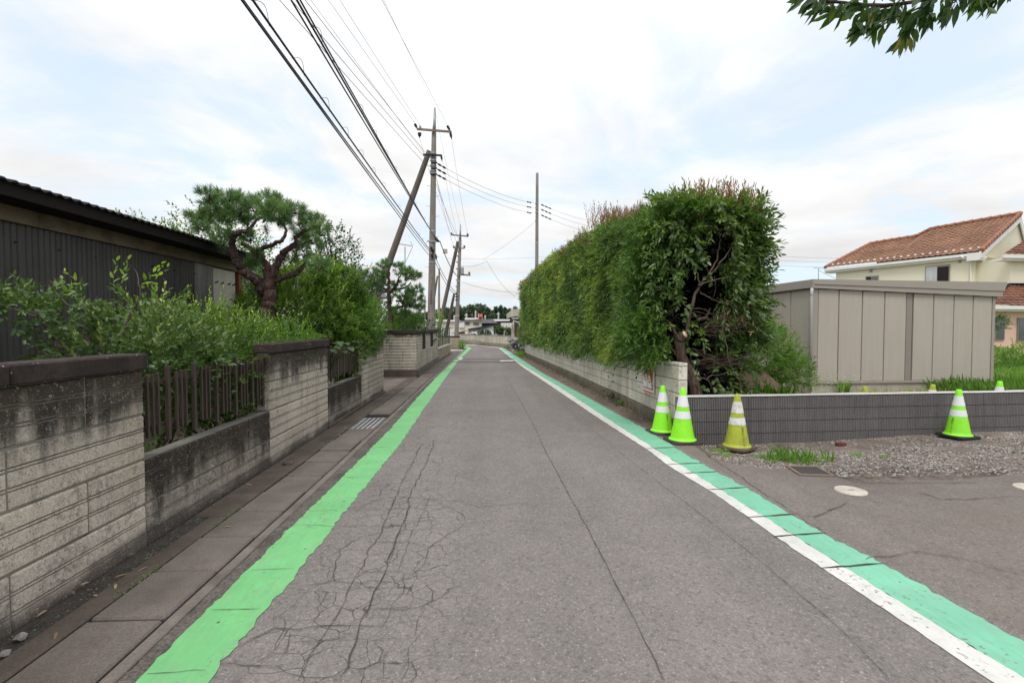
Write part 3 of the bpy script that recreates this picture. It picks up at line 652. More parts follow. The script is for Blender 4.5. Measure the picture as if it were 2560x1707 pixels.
# grate beside the weeds on the right
q = [gp(x, y) for x, y in ((1964, 1165.6), (2044, 1167), (2089, 1191), (1999, 1188.5))]
gc = sum(q, Vector()) / 4
gt2 = thing('square_grate', gc, 'rusty framed steel grate beside the grass tuft at the gravel edge', 'drain grate')
m = MB(); ins = [gc.lerp(p, .84) for p in q]
for i in range(4):
    a, b, c, d = q[i], q[(i + 1) % 4], ins[(i + 1) % 4], ins[i]
    m.add([(p.x, p.y, z) for z in (.0, .012) for p in (a, b, c, d)], [(4, 5, 6, 7), (0, 1, 5, 4), (2, 3, 7, 6), (1, 2, 6, 5), (3, 0, 4, 7)])
m.build('frame', RUSTY, gt2)
sheet('sump', [(p.x - gc.x, p.y - gc.y) for p in ins], -0.002, CRACK, gt2)
for i in range(9):
    a = ins[0].lerp(ins[3], (i + .5) / 9); b = ins[1].lerp(ins[2], (i + .5) / 9); d = (b - a).normalized(); s = Vector((-d.y, d.x, 0)) * .0045
    MB().prism([(a - s) + Vector((0, 0, .001)), (b - s) + Vector((0, 0, .001)), (b + s) + Vector((0, 0, .001)), (a + s) + Vector((0, 0, .001))], (0, 0, .010)).build('bar', M('dark_bar', (.11, .10, .095), .6) if i == 0 else MATS['dark_bar'], gt2)
# small white covers
COVM = M('cream_cover', (0.60, 0.54, 0.46), 0.7, .1, 8, .1, 70, .2, dirt=(.32, .27, .22), dirt_amt=.5)
for (x, y, lab) in ((2126.7, 1226, 'round cream utility cover in the asphalt in front of the square grate'), (2580, 1219, 'round cream utility cover cut off by the right edge of the picture')):
    p = gp(x, y); t = thing('utility_cover', p, lab, 'utility cover', 'round utility covers in the side road')
    MB().lathe([(0.001, .006), (.10, .006), (.105, .004), (.112, .004), (.116, .007), (.128, .006), (.132, -.01)], 32, p).build('lid', COVM, t)
    MB().cbox((p.x - .03, p.y - .006, .006), (p.x + .03, p.y + .006, .009), .002).build('lift_slot', CH3, t)
# ------------------------------------------------------------------ yards and driveway
sheet('garden_soil', [(-2.44, -4), (-2.44, 10.6), (-12, 10.6), (-12, -4)], 0.03, SOIL)
sheet('driveway', [(-2.03, 10.62), (-2.03, 14.7), (-9, 15.6), (-9, 10.62)], -0.004, M('gravel_drive', (0.17, 0.14, 0.12), .95, .3, 1.2, .5, 40, .8, dirt=(0.36, .33, .3), dirt_amt=.5))
sheet('garden_soil', [(-2.25, 15.2), (-2.2, 26.8), (-14, 26.8), (-14, 15.6)], 0.03, SOIL)
sheet('pale_apron', [(-2.03, 27), (-1.6, 27), (-1.55, 31.9), (-2.0, 32.3), (-6, 32.3), (-6, 27)], -0.003, M('apron_concrete', (.42, .39, .36), .9))
sheet('lawn_ground', [(12, 6.5), (12, 26), (60, 40), (60, 6.5)], 0.05, M('lawn_soil', (0.13, .17, .05), .95, .25, .8))
# ================================================================== LEFT BLOCK WALL
WX = -2.35; G0 = 3.47; ST = .4825
def groove_block(L, h=.298, t=.135):
    pr = [(-.010, 0), (0, .010)]
    for c in (h / 3, 2 * h / 3):
        pr += [(0, c - .015), (-.013, c - .012), (-.013, c - .006), (-.002, c - .004), (-.002, c + .004), (-.013, c + .006), (-.013, c + .012), (0, c + .015)]
    pr += [(0, h - .010), (-.010, h), (-t, h), (-t, 0)]
    m = MB(); n = len(pr); c = .007
    vs = []
    for yy, ins in ((0, c), (c, 0), (L - c, 0), (L, c)):
        vs += [(x - (ins if x > -.05 else 0), yy, z) for x, z in pr]
    fs = [list(range(n)), [3 * n + i for i in range(n)][::-1]]
    for k in range(3): fs += [[k * n + i, (k + 1) * n + i, (k + 1) * n + (i + 1) % n, k * n + (i + 1) % n] for i in range(n)]
    return m.add(vs, fs)
lw = thing('block_wall', (WX, 5.6, 0), 'weathered grooved block wall with dark copings along the left gutter', 'wall')
BM = {}
def course_run(k0, k1, c, mat, key):
    y0, y1 = G0 + ST * k0, G0 + ST * k1; ph = 0 if c % 2 else 1
    js = [y0] + [G0 + ST * k for k in range(k0 + 1, k1) if (k - ph) % 2 == 0] + [y1]
    zt = 1.207 - .31 * c
    for a, b in zip(js, js[1:]):
        L = round(b - a - .011, 4); me = BM.get((key, L))
        if me is None: me = groove_block(L).mesh('block', mat); BM[(key, L)] = me
        place(me, 'block', lw, (random.uniform(-.0015, .0015), a + .0055 - 5.6, zt - .304))
for k0, k1 in ((-8, 0), (4, 8), (12, 16)):
    for c in range(4): course_run(k0, k1, c, BLOCK_A, 'a')
    MB().box((WX - .13, G0 + ST * k0 + .012, -.05), (WX - .010, G0 + ST * k1 - .012, 1.205)).build('mortar', MORT, lw)
    for j in range(k0, k1, 2):
        MB().cbox((WX - .17, G0 + ST * j + .003, 1.207), (WX + .035, G0 + ST * (j + 2) - .003, 1.312 + random.uniform(-.003, .003)), .010).build('coping_stone', CAPM, lw, off=Vector((WX, 5.6, 0)))
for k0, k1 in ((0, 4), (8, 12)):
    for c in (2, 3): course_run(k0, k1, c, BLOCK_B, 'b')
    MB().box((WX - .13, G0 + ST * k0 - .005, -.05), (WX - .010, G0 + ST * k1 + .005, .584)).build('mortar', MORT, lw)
MB().cbox((WX - .16, G0 + ST * 8, -.1), (WX + .025, G0 + ST * 16 + .05, .035), .01).build('footing', WETC, lw)
# slatted fence panels in the two bays
TH = MB().cbox((-.014, -.0155, 0), (.014, .0155, .555), .002).mesh('post', BROWN_MET)
TN = MB().cbox((-.011, -.0095, 0), (.011, .0095, .45), .002).mesh('slat', BROWN_MET)
for bi, (k0, lab) in enumerate(((0, 'brown metal slatted fence panel in the near bay of the left block wall'), (8, 'brown metal slatted fence panel in the far bay, before the driveway pier'))):
    y0 = G0 + ST * k0; FX = WX - .075
    fp = thing('fence_panel', (FX, y0, .6), lab, 'fence panel', 'slatted panels set into the left block wall')
    for zc in (1.085, .766): MB().cbox((FX - .022, y0 + .004, zc - .018), (FX - .004, y0 + 1.926, zc + .018), .002).build('rail', BROWN_MET, fp)
    for j in range(5): place(TH, 'post', fp, (.012, .35 + .331 * j, .045))
    place(TH, 'post', fp, (.012, 1.905, .045)); place(TH, 'post', fp, (.012, .022, .045))
    for j in range(-1, 5):
        for d in (.10, .155, .207): place(TN, 'slat', fp, (.010, .35 + .331 * j + d * 1.066, .105 + random.uniform(-.004, .004)))
# flat stone and pebbles
def stone(name, p, s, lab, mat, fl=.6, grp=None):
    v = rdir(26); m = MB(); import bmesh
    bm = bmesh.new()
    for q in v: bm.verts.new((q[0] * s * 1.2, q[1] * s, max(q[2] * s * fl, -.3 * s)))
    bmesh.ops.convex_hull(bm, input=bm.verts)
    me = bpy.data.meshes.new(name); bm.to_mesh(me); bm.free(); me.materials.append(mat)
    o = bpy.data.objects.new(name, me); COL.objects.link(o); o.location = p; return tag(o, lab, 'stone', grp)
stone('pebble', gp(51, 1602) + Vector((0, 0, .02)), .026, 'pale angular pebble in the grit near the bottom left corner', CH2, .8)
stone('pebble', gp(13, 1643) + Vector((0, 0, .02)), .022, 'smaller pale pebble at the very left edge of the grit', CH2, .7)
stone('flat_stone', gp(720, 1163) + Vector((0, 0, .022)), .055, 'dark flat stone lying on the gutter edge beside the second pier', CH4, .5)
DRY = Leaves()
dp = [gp(*p) for p in ((120, 1533), (200, 1472), (243, 1500), (290, 1468), (340, 1392), (372, 1424), (285, 1453), (535, 1270), (560, 1325), (615, 1215), (690, 1115), (845, 1090), (860, 1072), (142, 1590), (180, 1485))]
dp = np.array([(p.x, p.y, .022) for p in dp])
DRY.add(dp, np.c_[rng.normal(size=(15, 2)), np.zeros(15)], np.tile([[0, 0, 1.0]], (15, 1)) + rng.normal(0, .2, (15, 3)), rng.uniform(.05, .09, 15), .016, rng.uniform(0, 1, 15))
tag(DRY.build('fallen_leaves', L_DRY), 'dry fallen leaves scattered along the left gutter', None, None, 'stuff')
# ================================================================== SECOND WALL BEYOND THE DRIVEWAY
C2 = gp(1041.6, 941.7); wx2 = C2.x
w2 = thing('second_block_wall', (wx2, C2.y, 0), 'pale block wall with two dark slots at the driveway corner', 'wall')
def plain_block(x0, x1, y0, y1, z0, z1, mat, parent, g=.006, name='block'):
    return MB().cbox((x0, y0, z0 + g), (x1, y1, z1 - g), .006).build(name, mat, parent)
zc = [.20, .468, .735, 1.003, 1.27]; GB2 = {}
def gb2(L):
    L = round(L, 3)
    if L not in GB2: GB2[L] = groove_block(L, .257, .1).mesh('block', BLOCK_C)
    return GB2[L]
MB().box((wx2 - .13, C2.y + .015, -.1), (wx2 - .012, 20.85, 1.268)).build('mortar', MORT, w2)
MB().box((-6.5, C2.y + .012, -.1), (wx2 - .14, C2.y + .14, 1.268)).build('mortar', MORT, w2)
for c in range(4):
    x = wx2; step = .8; first = .4 if c % 2 else .8
    xs = [wx2]; xs.append(wx2 - first)
    while xs[-1] > -6.3: xs.append(xs[-1] - .8)
    for a, b in zip(xs, xs[1:]):
        place(gb2(a - b - .01), 'block', w2, (b + .005 - wx2, 0, zc[c] + .005), (0, 0, -math.pi / 2))
    slots = [(16.0, 16.8), (18.2, 19.15)]
    ys2 = [C2.y + .105] + list(np.arange(C2.y + (.4 if c % 2 == 0 else .8), 20.6, .8)) + [20.9]
    if c >= 2: ys2 = sorted(set(ys2 + [v for s in slots for v in s]))
    for a, b in zip(ys2, ys2[1:]):
        mid = (a + b) / 2
        if c >= 2 and any(s[0] <= mid <= s[1] for s in slots): continue
        if b - a < .06: continue
        place(gb2(b - a - .01), 'block', w2, (0, a + .005 - C2.y, zc[c] + .005))
for s in ((16.0, 16.8), (18.2, 19.15)):
    MB().box((wx2 - .11, s[0] + .003, .736), (wx2 - .0095, s[1] - .003, 1.265)).build('slot_panel', DARKWOOD, w2)
MB().cbox((-6.5, C2.y - .03, -.1), (wx2 + .03, C2.y + .12, .195), .01).build('footing', WETC, w2)
MB().cbox((wx2 - .09, C2.y + .125, -.1), (wx2 + .03, 20.9, .195), .01).build('footing', CONC, w2)
for a in np.arange(0, 4.2, .82): MB().cbox((wx2 + .03 - a - .815, C2.y - .035, 1.272), (wx2 + .03 - a, C2.y + .17, 1.375), .012).build('coping_stone', CAPM, w2)
yy = C2.y + .175
while yy < 20.7:
    MB().cbox((wx2 - .17, yy, 1.272), (wx2 + .03, min(yy + .9, 20.9), 1.372), .012).build('coping_stone', CAPM, w2); yy += .905
MB().box((wx2 + .02, C2.y - .14, -.02), (wx2 + .10, C2.y - .05, .035)).build('corner_stub', CRACK, w2)
# low wall with a post fence
fw = thing('post_fence', (wx2, 21, 0), 'low block wall topped by thin dark fence posts past the slotted wall', 'fence')
OLDB = blockmat('yellowed_block', (.40, .35, .26), 1.0, .02, .5, wet=.1, speck=False, streak=.4)
x0, x1 = wx2 + .0, -1.99 - .02
for c in range(2):
    yy = 20.93
    while yy < 26.6:
        f = (yy - 20.9) / 6; xx = wx2 + f * (.10)
        MB().cbox((xx - .12, yy, .02 + c * .25), (xx, min(yy + .39, 26.7), .265 + c * .25), .006).build('block', OLDB, fw); yy += .395
MB().prism([(wx2 - .13, 20.92, .52), (wx2 + .02, 20.92, .52), (wx2 + .12, 26.72, .52), (wx2 - .03, 26.72, .52)], (0, 0, .04)).build('coping', RIBTOP, fw)
for i in range(9):
    yy = 21.05 + i * .69; xx = wx2 - .05 + (yy - 20.9) / 6 * .1
    MB().box((xx - .02, yy - .02, .55), (xx + .02, yy + .02, 1.42)).build('post', M('dark_post', (.06, .075, .06), .5) if i == 0 else MATS['dark_post'], fw)
for z in (.68, 1.30): MB().tube([(wx2 - .05, 21, z), (wx2 + .05, 26.6, z)], .012, 6).build('rail', MATS['dark_post'], fw)
# end wall by the far pole
ew = thing('end_wall', (-2, 32.4, 0), 'short yellowish block wall standing beneath the far utility pole', 'wall')
for c in range(3): MB().cbox((-5.5, 32.4, c * .25), (-1.86 - .002 * c, 32.55, c * .25 + .245), .008).build('course', OLDB, ew)
MB().cbox((-5.5, 32.38, .752), (-1.85, 32.57, .85), .01).build('coping', CAPM, ew)
# wall closing the bend
A, B = gp(1335, 876.5), gp(1145, 858.2); dv = (B - A).normalized(); nv = Vector((dv.y, -dv.x, 0)); nv = nv if nv.y > 0 else -nv
bw = thing('bend_wall', A, 'long pale concrete wall closing the bend at the end of the road', 'wall')
BENDM = blockmat('bend_wall_concrete', (.50, .465, .38), .85, .03, .6, wet=0, speck=False, streak=.35)
Lw = (B - A).length
for i in range(8):
    a = A + dv * (Lw * i / 8 + .01); b = A + dv * (Lw * (i + 1) / 8 - .01); up = .84 if i < 5 else .80; lo = .27 if i < 5 else .36
    MB().prism([a + Vector((0, 0, lo)), b + Vector((0, 0, lo)), b + nv * .18 + Vector((0, 0, lo)), a + nv * .18 + Vector((0, 0, lo))], (0, 0, up - lo)).build('panel', BENDM, bw)
    MB().prism([a - nv * .04, b - nv * .04, b + nv * .2, a + nv * .2], (0, 0, lo - .01)).build('footing', FOOTD, bw)
    MB().prism([a - nv * .03 + Vector((0, 0, up)), b - nv * .03 + Vector((0, 0, up)), b + nv * .21 + Vector((0, 0, up)), a + nv * .21 + Vector((0, 0, up))], (0, 0, .03)).build('coping', CONC, bw)
# ================================================================== WALL UNDER THE HEDGE
hw = thing('hedge_wall', (2.58, 6.62, 0), 'grey block wall beneath the tall hedge on the right of the road', 'wall')
cum = [0]
for a, b in zip(RWALL, RWALL[1:]): cum.append(cum[-1] + math.dist(a, b))
def rpt(s):
    return Vector((float(np.interp(s, cum, [p[0] for p in RWALL])), float(np.interp(s, cum, [p[1] for p in RWALL])), 0))
def rtop(s): return float(np.interp(s, [0, 3.3, 5, 7.2, 18], [1.0, .91, .86, .80, .72]))
def rblock(m, s0, s1, t0, t1, off=0.0, th=.12, g=.005, ch=.005):
    """block between stations s0..s1 and height fractions t0..t1 (0 = top of footing, 1 = top)"""
    a, b = rpt(s0 + g), rpt(s1 - g); d = (b - a).normalized(); n = Vector((d.y, -d.x, 0)); foot = .19
    za = [foot + (rtop(s0) - foot) * t for t in (t0, t1)]; zb = [foot + (rtop(s1) - foot) * t for t in (t0, t1)]
    f = lambda p, z, o: (p.x + n.x * o, p.y + n.y * o, z)
    vs = [f(a + d * ch, za[0] + g + ch, -off), f(b - d * ch, zb[0] + g + ch, -off), f(b - d * ch, zb[1] - g - ch, -off), f(a + d * ch, za[1] - g - ch, -off),
          f(a, za[0] + g, ch - off), f(b, zb[0] + g, ch - off), f(b, zb[1] - g, ch - off), f(a, za[1] - g, ch - off),
          f(a, za[0] + g, th), f(b, zb[0] + g, th), f(b, zb[1] - g, th), f(a, za[1] - g, th)]
    m.add(vs, [(0, 1, 2, 3), (0, 4, 5, 1), (1, 5, 6, 2), (2, 6, 7, 3), (3, 7, 4, 0), (4, 8, 9, 5), (5, 9, 10, 6), (6, 10, 11, 7), (7, 11, 8, 4), (8, 11, 10, 9)])
FR = [0, .235, .47, .705, .94, 1.0]; farb = MB()
for c in range(5):
    s = -.195 if c % 2 else 0
    while s < 17.9:
        a, b = max(0.0, s), min(s + .39, 18.0)
        if s < 5.6: mm = MB(); rblock(mm, a, b, FR[c], FR[c + 1]); mm.build('block' if c < 4 else 'coping', BLOCK_D, hw)
        else: rblock(farb, a, b, FR[c], FR[c + 1])
        s += .39
farb.build('blocks', BLOCK_D, hw)['kind'] = 'stuff'
mo = MB(); ft = MB()
for i in range(36):
    s0, s1 = i * .5, i * .5 + .5
    a, b = rpt(s0 + (.012 if i == 0 else 0)), rpt(s1); d = (b - a).normalized(); n = Vector((d.y, -d.x, 0))
    for m_, o0, o1, z0, z1a, z1b in ((mo, .008, .11, .1, rtop(s0) - .012, rtop(s1) - .012), (ft, -.015, .115, -.15, .186, .186)):
        p = [a + n * o0, b + n * o0, b + n * o1, a + n * o1]
        m_.add([(q.x, q.y, z0) for q in p] + [(p[0].x, p[0].y, z1a), (p[1].x, p[1].y, z1b), (p[2].x, p[2].y, z1b), (p[3].x, p[3].y, z1a)], [(3, 2, 1, 0), (4, 5, 6, 7), (0, 1, 5, 4), (2, 3, 7, 6)] + ([(3, 0, 4, 7)] if i == 0 else []))
mo.build('mortar', MORT, hw); ft.build('footing', FOOTD, hw)
# poster on that wall
P0, P1 = gp(1637, 1056.6), gp(1590, 1031)
sA = float(np.interp(P0.y, [p[1] for p in RWALL], cum)); 
a, b = rpt(sA + .005), rpt(sA + .60); d = (b - a).normalized(); n = Vector((d.y, -d.x, 0)) * -1
po = thing('poster', rpt(sA + .3) + Vector((0, 0, .6)), 'framed orange poster of two drawn smiling faces hanging under the hedge', 'poster')
def pf(u, v, o): q = a + d * u - n * o * -1 if False else a + d * u + n * (.008 + o); return (q.x, q.y, .42 + v)
PW, PH = .52, .56
def pq(name, poly, o, mat): 
    m_ = MB(); k = len(poly); m_.add([pf(PW - u, v, o) for u, v in poly] + [pf(PW - u, v, o - .003) for u, v in poly], [list(range(k)), list(range(k, 2 * k))[::-1]] + [[i, k + i, k + (i + 1) % k, (i + 1) % k] for i in range(k)]); return m_.build(name, mat, po)
PM = lambda n, c: M(n, c, .55, .04, bmp=0)
pq('frame', [(0, 0), (PW, 0), (PW, PH), (0, PH)], .012, WHITE)
pq('artwork', [(.03, .06), (PW - .03, .06), (PW - .03, PH - .03), (.03, PH - .03)], .016, PM('poster_pale', (.72, .76, .76)))
pq('artwork', [(.03, .20), (.07, .36), (.07, PH - .04), (PW - .05, PH - .04), (PW - .04, .30), (.44, .14), (.40, .30), (.25, .42), (.10, .30)], .0195, PM('poster_orange', (.62, .22, .07)))
pq('artwork', [(.03, .012), (PW - .03, .012), (PW - .03, .038), (.03, .038)], .0165, PM('poster_red', (.68, .14, .08)))
ell = lambda cx, cy, rx, ry, k=14: [(cx + rx * math.cos(2 * math.pi * i / k), cy + ry * math.sin(2 * math.pi * i / k)) for i in range(k)]
SK = PM('poster_skin', (.80, .62, .48)); HB = PM('poster_blue_hair', (.055, .075, .10)); HO = PM('poster_orange_hair', (.50, .11, .05))
pq('artwork', [(.08, .10), (.24, .10), (.22, .22), (.1, .22)], .023, WHITE); pq('artwork', ell(.165, .265, .058, .085), .026, SK)
pq('artwork', [(.10, .28), (.11, .37), (.165, .40), (.22, .37), (.23, .28), (.205, .325), (.165, .30), (.125, .325)], .029, HB)
pq('artwork', ell(.345, .275, .10, .125), .023, HO); pq('artwork', [(.28, .10), (.44, .10), (.42, .2), (.30, .2)], .026, WHITE); pq('artwork', ell(.345, .245, .062, .085), .029, SK)
pq('artwork', [(.28, .26), (.30, .36), (.345, .38), (.40, .35), (.41, .25), (.375, .305), (.345, .285), (.315, .315)], .032, HO)
pq('artwork', [(.315, .205), (.375, .205), (.36, .185), (.33, .185)], .032, PM('poster_mouth', (.35, .05, .05)))
for ex, ey in ((.143, .27), (.188, .27), (.32, .25), (.37, .25)): pq('artwork', ell(ex, ey, .008, .012, 8), .032, HB)
pq('artwork', [(.45, .10), (PW - .04, .09), (PW - .04, .17), (.45, .18)], .022, MATS['poster_orange']); pq('artwork', ell(.065, .085, .018, .018, 10), .0215, MATS['poster_red'])
for i in range(11): pq('lettering', [(.11 + i * .034, .075), (.13 + i * .034, .075), (.13 + i * .034, .095), (.11 + i * .034, .095)], .0215, MATS['poster_red'])
# ================================================================== RIBBED RETAINING WALL
RW0 = Vector((2.561, 6.472, 0)); rd = Vector((5.242, .3013, 0)).normalized(); rn = Vector((rd.y, -rd.x, 0)); ang = math.atan2(rd.y, rd.x)
rwl = thing('ribbed_wall', RW0, 'low charcoal wall of vertically ribbed blocks with a pale top edge', 'wall'); rwl.rotation_euler = (0, 0, ang)
def rib_block(L, h=.158, t=.11, pitch=.0249):
    k = round(L / pitch); pr = []
    for i in range(k):
        x = i * L / k; wdt = L / k
        pr += [(x + .0012, 0), (x + wdt * .55, 0), (x + wdt * .65, .015), (x + wdt * .97, .015)]
    pr += [(L, t), (0, t)]
    return MB().prism([(x, y, 0) for x, y in pr], (0, 0, h))
RB = {}
for L in (.3995, .1995): RB[L] = rib_block(L).mesh('block', RIBM)
for c in range(5):
    z = .535 - .1665 * (c + 1); x = 0 if c % 2 else -.2; first = True
    while x < 9.6:
        if x < 0: place(RB[.1995], 'block', rwl, (0, random.uniform(-.001, .001), z))
        else: place(RB[.3995], 'block', rwl, (x, random.uniform(-.001, .001), z))
        x += .4 if x >= 0 else .4
m = MB(); s_ = MB()
x = 0
while x < 9.8:
    L = random.uniform(.3, .6); o = place(MB().cbox((0, -.003, 0), (min(L, 9.9 - x) - .002, .115, .016 + random.uniform(-.004, .003)), .003).mesh('coping', RIBTOP), 'coping', rwl, (x, 0, .537)); x += L
MB_core = MB().box((.01, .013, -.35), (9.85, .105, .535)); o = place(MB_core.mesh('mortar', CRACK), 'mortar', rwl, (0, 0, 0))
# ================================================================== LEFT SHED
SX, SE = -5.2, 10.4
ls = thing('corrugated_shed', (SX, 5, 0), 'long low shed with dark corrugated walls behind the garden shrubs', 'shed')
def corrugated(y0, y1, z0, z1, x, mat, parent, pitch=.076, amp=.009, name='wall_sheet'):
    k = int((y1 - y0) / pitch * 6); vs = []
    for i in range(k + 1):
        y = y0 + (y1 - y0) * i / k; dx = amp * math.sin(2 * math.pi * i / 6)
        vs += [(x + dx, y, z0), (x + dx, y, z1)]
    return MB().add(vs, [(2 * i, 2 * i + 2, 2 * i + 3, 2 * i + 1) for i in range(k)], 0, True).build(name, mat, parent)
ys_ = [-4, -2.6, -1.2, .2, 1.6, 3.0, 4.4, 5.79, 6.9, 8.0, 9.0]
for i, (a, b) in enumerate(zip(ys_, ys_[1:])): corrugated(a, b + .02, .05, 2.66, SX + (.008 if i % 2 else 0), CORR, ls)
corrugated(9.0, 9.6, .05, 2.66, SX + .012, CORR_G, ls, .05, .007); corrugated(9.58, 10.4, .05, 2.60, SX + .02, CORR_P, ls, .06, .006)
for yy in (9.65, 9.85, 10.1, 10.28): MB().tube([(SX + .02, yy, 2.33), (SX + .06, yy, 2.33), (SX + .07, yy, 2.36)], .012, 6).build('hook', CRACK, ls)
for yy in np.arange(4.6, 9.3, .55): MB().tube([(SX, yy, 2.42), (SX + .03, yy, 2.42)], .008, 6).build('roofing_nail', CRACK, ls)
MB().box((SX - .02, 10.41, .05), (SX + .08, 10.52, 2.62)).build('corner_post', RUSTWOOD, ls)
vs = []; k = 36
for i in range(k + 1):
    xx = SX + .09 + .34 * i / k; vs += [(xx, 10.5 + .006 * math.sin(i * 2.1), .05), (xx, 10.5 + .006 * math.sin(i * 2.1), 2.3)]
MB().add(vs, [(2 * i, 2 * i + 2, 2 * i + 3, 2 * i + 1) for i in range(k)]).build('return_sheet', CORR_G, ls)
MB().box((SX - .05, -4, 2.63), (SX + .055, SE, 2.80)).build('beam', BEAM, ls)
MB().prism([(SX - .03, SE - .1, .05), (SX - 4, SE - .1, .05), (SX - 4, SE - .1, 3.55), (SX - .03, SE - .1, 2.86)], (0, .1, 0)).build('end_wall', CORR, ls)
MB().box((SX - .6, -4, 2.8), (SX + .38, SE - .02, 2.83)).build('soffit', DARKWOOD, ls)
for yy in np.arange(-3.8, SE, .62): MB().prism([(SX - .5, yy, 2.965), (SX + .40, yy, 2.835), (SX + .40, yy, 2.875), (SX - .5, yy, 3.005)], (0, .06, 0)).build('rafter', DARKWOOD, ls)
MB().box((SX + .385, -4, 2.80), (SX + .41, SE, 2.94)).build('eave_shade_strip', DARKWOOD, ls)  # near-black colour stands in for the shaded void under the eave
vs = []; k = int((SE + .1 + 4) / .032)
for i in range(k + 1):
    yy = -4 + .032 * i; dz = .013 * math.sin(2 * math.pi * yy / .13)
    for xx, zz_ in ((SX + .46, 2.955), (SX + .46, 2.938), (SX - 4.2, 3.77)): vs.append((xx, yy, zz_ + dz))
fs = []
for i in range(k):
    a = 3 * i; b = a + 3; fs += [(a, b, b + 1, a + 1), (a, a + 2, b + 2, b)]
MB().add(vs, fs, 0, True).build('roof', M('roof_iron', (.03, .028, .027), .6, .2, 1.5, metal=.3), ls)
# ================================================================== BEIGE PREFAB SHED
SA = R(2.46); sh = thing('beige_shed', (7.893, 11.629, 0), 'flat roofed beige panel shed standing behind the ribbed wall', 'shed'); sh.rotation_euler = (0, 0, SA)
def lb(name, a, b, mat, parent=sh, ch=.004): return place(MB().cbox(a, b, ch).mesh(name, mat), name, parent, (0, 0, 0))
lb('plinth', (.02, .03, -.16), (4.90, 3.9, .10), PLINTH)
ex = Vector((math.cos(SA), math.sin(SA), 0)); fu = lambda sx: (lambda X: (X * 11.629 - 7.893) / (ex.x - X * ex.y))(ray(sx, 815).x / ray(sx, 815).y)
lb('core', (.03, .04, .09), (4.89, 4.0, 2.36), CRACK)
seams = [fu(s) for s in (2045, 2097, 2155.7, 2211.5, 2266)] + [fu(s) for s in (2283, 2334, 2384.6, 2432.6, 2480)]
for i, (a, b) in enumerate(zip(seams, seams[1:])):
    wide = i == 4
    lb('panel', (a + .012, .006 if not wide else .018, .145), (b - .012, .05, 2.40 - .036 * a), SHEDD if wide else SHEDM, ch=.006)
lb('corner_trim', (0, 0, .145), (seams[0] - .004, .06, 2.42), SHEDT); lb('corner_trim', (seams[-1] + .004, 0, .145), (4.92, .06, 2.30), SHEDT)
lb('sill_rail', (-.005, -.012, .085), (4.93, .05, .142), SHEDT)
for j in range(5): lb('panel', (.006, .07 + .77 * j, .145), (.05, .07 + .77 * (j + 1) - .026, 2.45), SHEDM, ch=.005)
lb('sill_rail', (-.012, .055, .085), (.05, 3.95, .142), SHEDT)
def lp(name, poly, vec, mat): return place(MB().prism(poly, vec).mesh(name, mat), name, sh, (0, 0, 0))
lp('fascia', [(-.05, -.07, 2.42), (5.03, -.07, 2.235), (5.03, -.07, 2.372), (-.05, -.07, 2.51)], (0, .1, 0), SHEDT)
lp('roof', [(-.06, -.09, 2.513), (5.05, -.09, 2.375), (5.13, -.09, 2.60), (-.06, -.09, 2.63)], (0, 4.1, 0), SHEDT)
lp('fascia', [(-.075, -.08, 2.43), (-.075, 4.0, 2.40), (-.075, 4.0, 2.57), (-.075, -.08, 2.625)], (.06, 0, 0), SHEDT)
place(MB().tube([(-.06, -.05, 2.42), (-.065, -.05, 2.3), (-.065, -.05, -.05)], .034, 12).mesh('downpipe', PVC), 'downpipe', sh, (0, 0, 0))
for z in (2.25, .98, .12): place(MB().lathe([(.04, -.012), (.04, .012)], 12, (-.065, -.05, z)).box((-.07, -.05, z - .008), (.0, -.03, z + .008)).mesh('pipe_clip', STEEL), 'pipe_clip', sh, (0, 0, 0))
# ================================================================== HOUSE WITH ORANGE ROOF
ho = thing('tiled_house', (26, 26, 0), 'cream two storey house with an orange tiled roof behind the beige shed', 'house')
cR, cL = at(2437, 640, 25.2), at(2090, 690, 31.6)
gd = (cL - cR).to_2d().normalized(); pd = Vector((-gd.y, gd.x)); pd = pd if pd.x > 0 else -pd; pd3 = Vector((pd.x, pd.y, 0)); gd3 = Vector((gd.x, gd.y, 0)); ln = (cL - cR).to_2d().length
q0 = Vector((cR.x, cR.y, 0)); Zup = Vector((0, 0, 1))
EZ = 5.25
MB().prism([q0, q0 + gd3 * ln, q0 + gd3 * ln + pd3 * 6.6, q0 + pd3 * 6.6], (0, 0, EZ)).build('wall', CREAM, ho)
def on_plane(x, y, A, B):
    d = ray(x, y); e = (B - A); n = Vector((e.y, -e.x, 0)); o = Vector((0, 0, EH)); return o + d * ((A - o).dot(n) / d.dot(n))
def wall_rect(name, A, B, x0, y0, x1, y1, o0, o1, mat, parent=ho):
    e = (B - A); n = Vector((e.y, -e.x, 0)).normalized()
    if n.y > 0: n = -n
    p0, p1 = on_plane(x0, y0, A, B), on_plane(x1, y1, A, B)
    pts = [Vector((p0.x, p0.y, p0.z)), Vector((p1.x, p1.y, p0.z)), Vector((p1.x, p1.y, p1.z)), Vector((p0.x, p0.y, p1.z))]
    return MB().prism([p + n * o0 for p in pts], n * (o1 - o0)).build(name, mat, parent)
def window(A, B, x0, y0, x1, y1, split, mats, parent=ho):
    fr = wall_rect('window', A, B, x0, y0, x1, y1, -.02, .06, FRAME, parent); b = 2.2
    xs = [x0 + b] + split + [x1 - b]
    for i, (a, c) in enumerate(zip(xs, xs[1:])):
        o = wall_rect('pane', A, B, a + (.8 if i else 0), y0 + b, c - (.8 if i < len(xs) - 2 else 0), y1 - b, .062 + .01 * (i % 2), .072 + .01 * (i % 2), mats[i], parent); o.parent = fr
    return fr
window(cR, cL, 2315, 666, 2374, 722, [2344], [PANE_P, PANE_D]); window(cR, cL, 2165, 691, 2196, 712, [2179], [PANE_D, PANE])
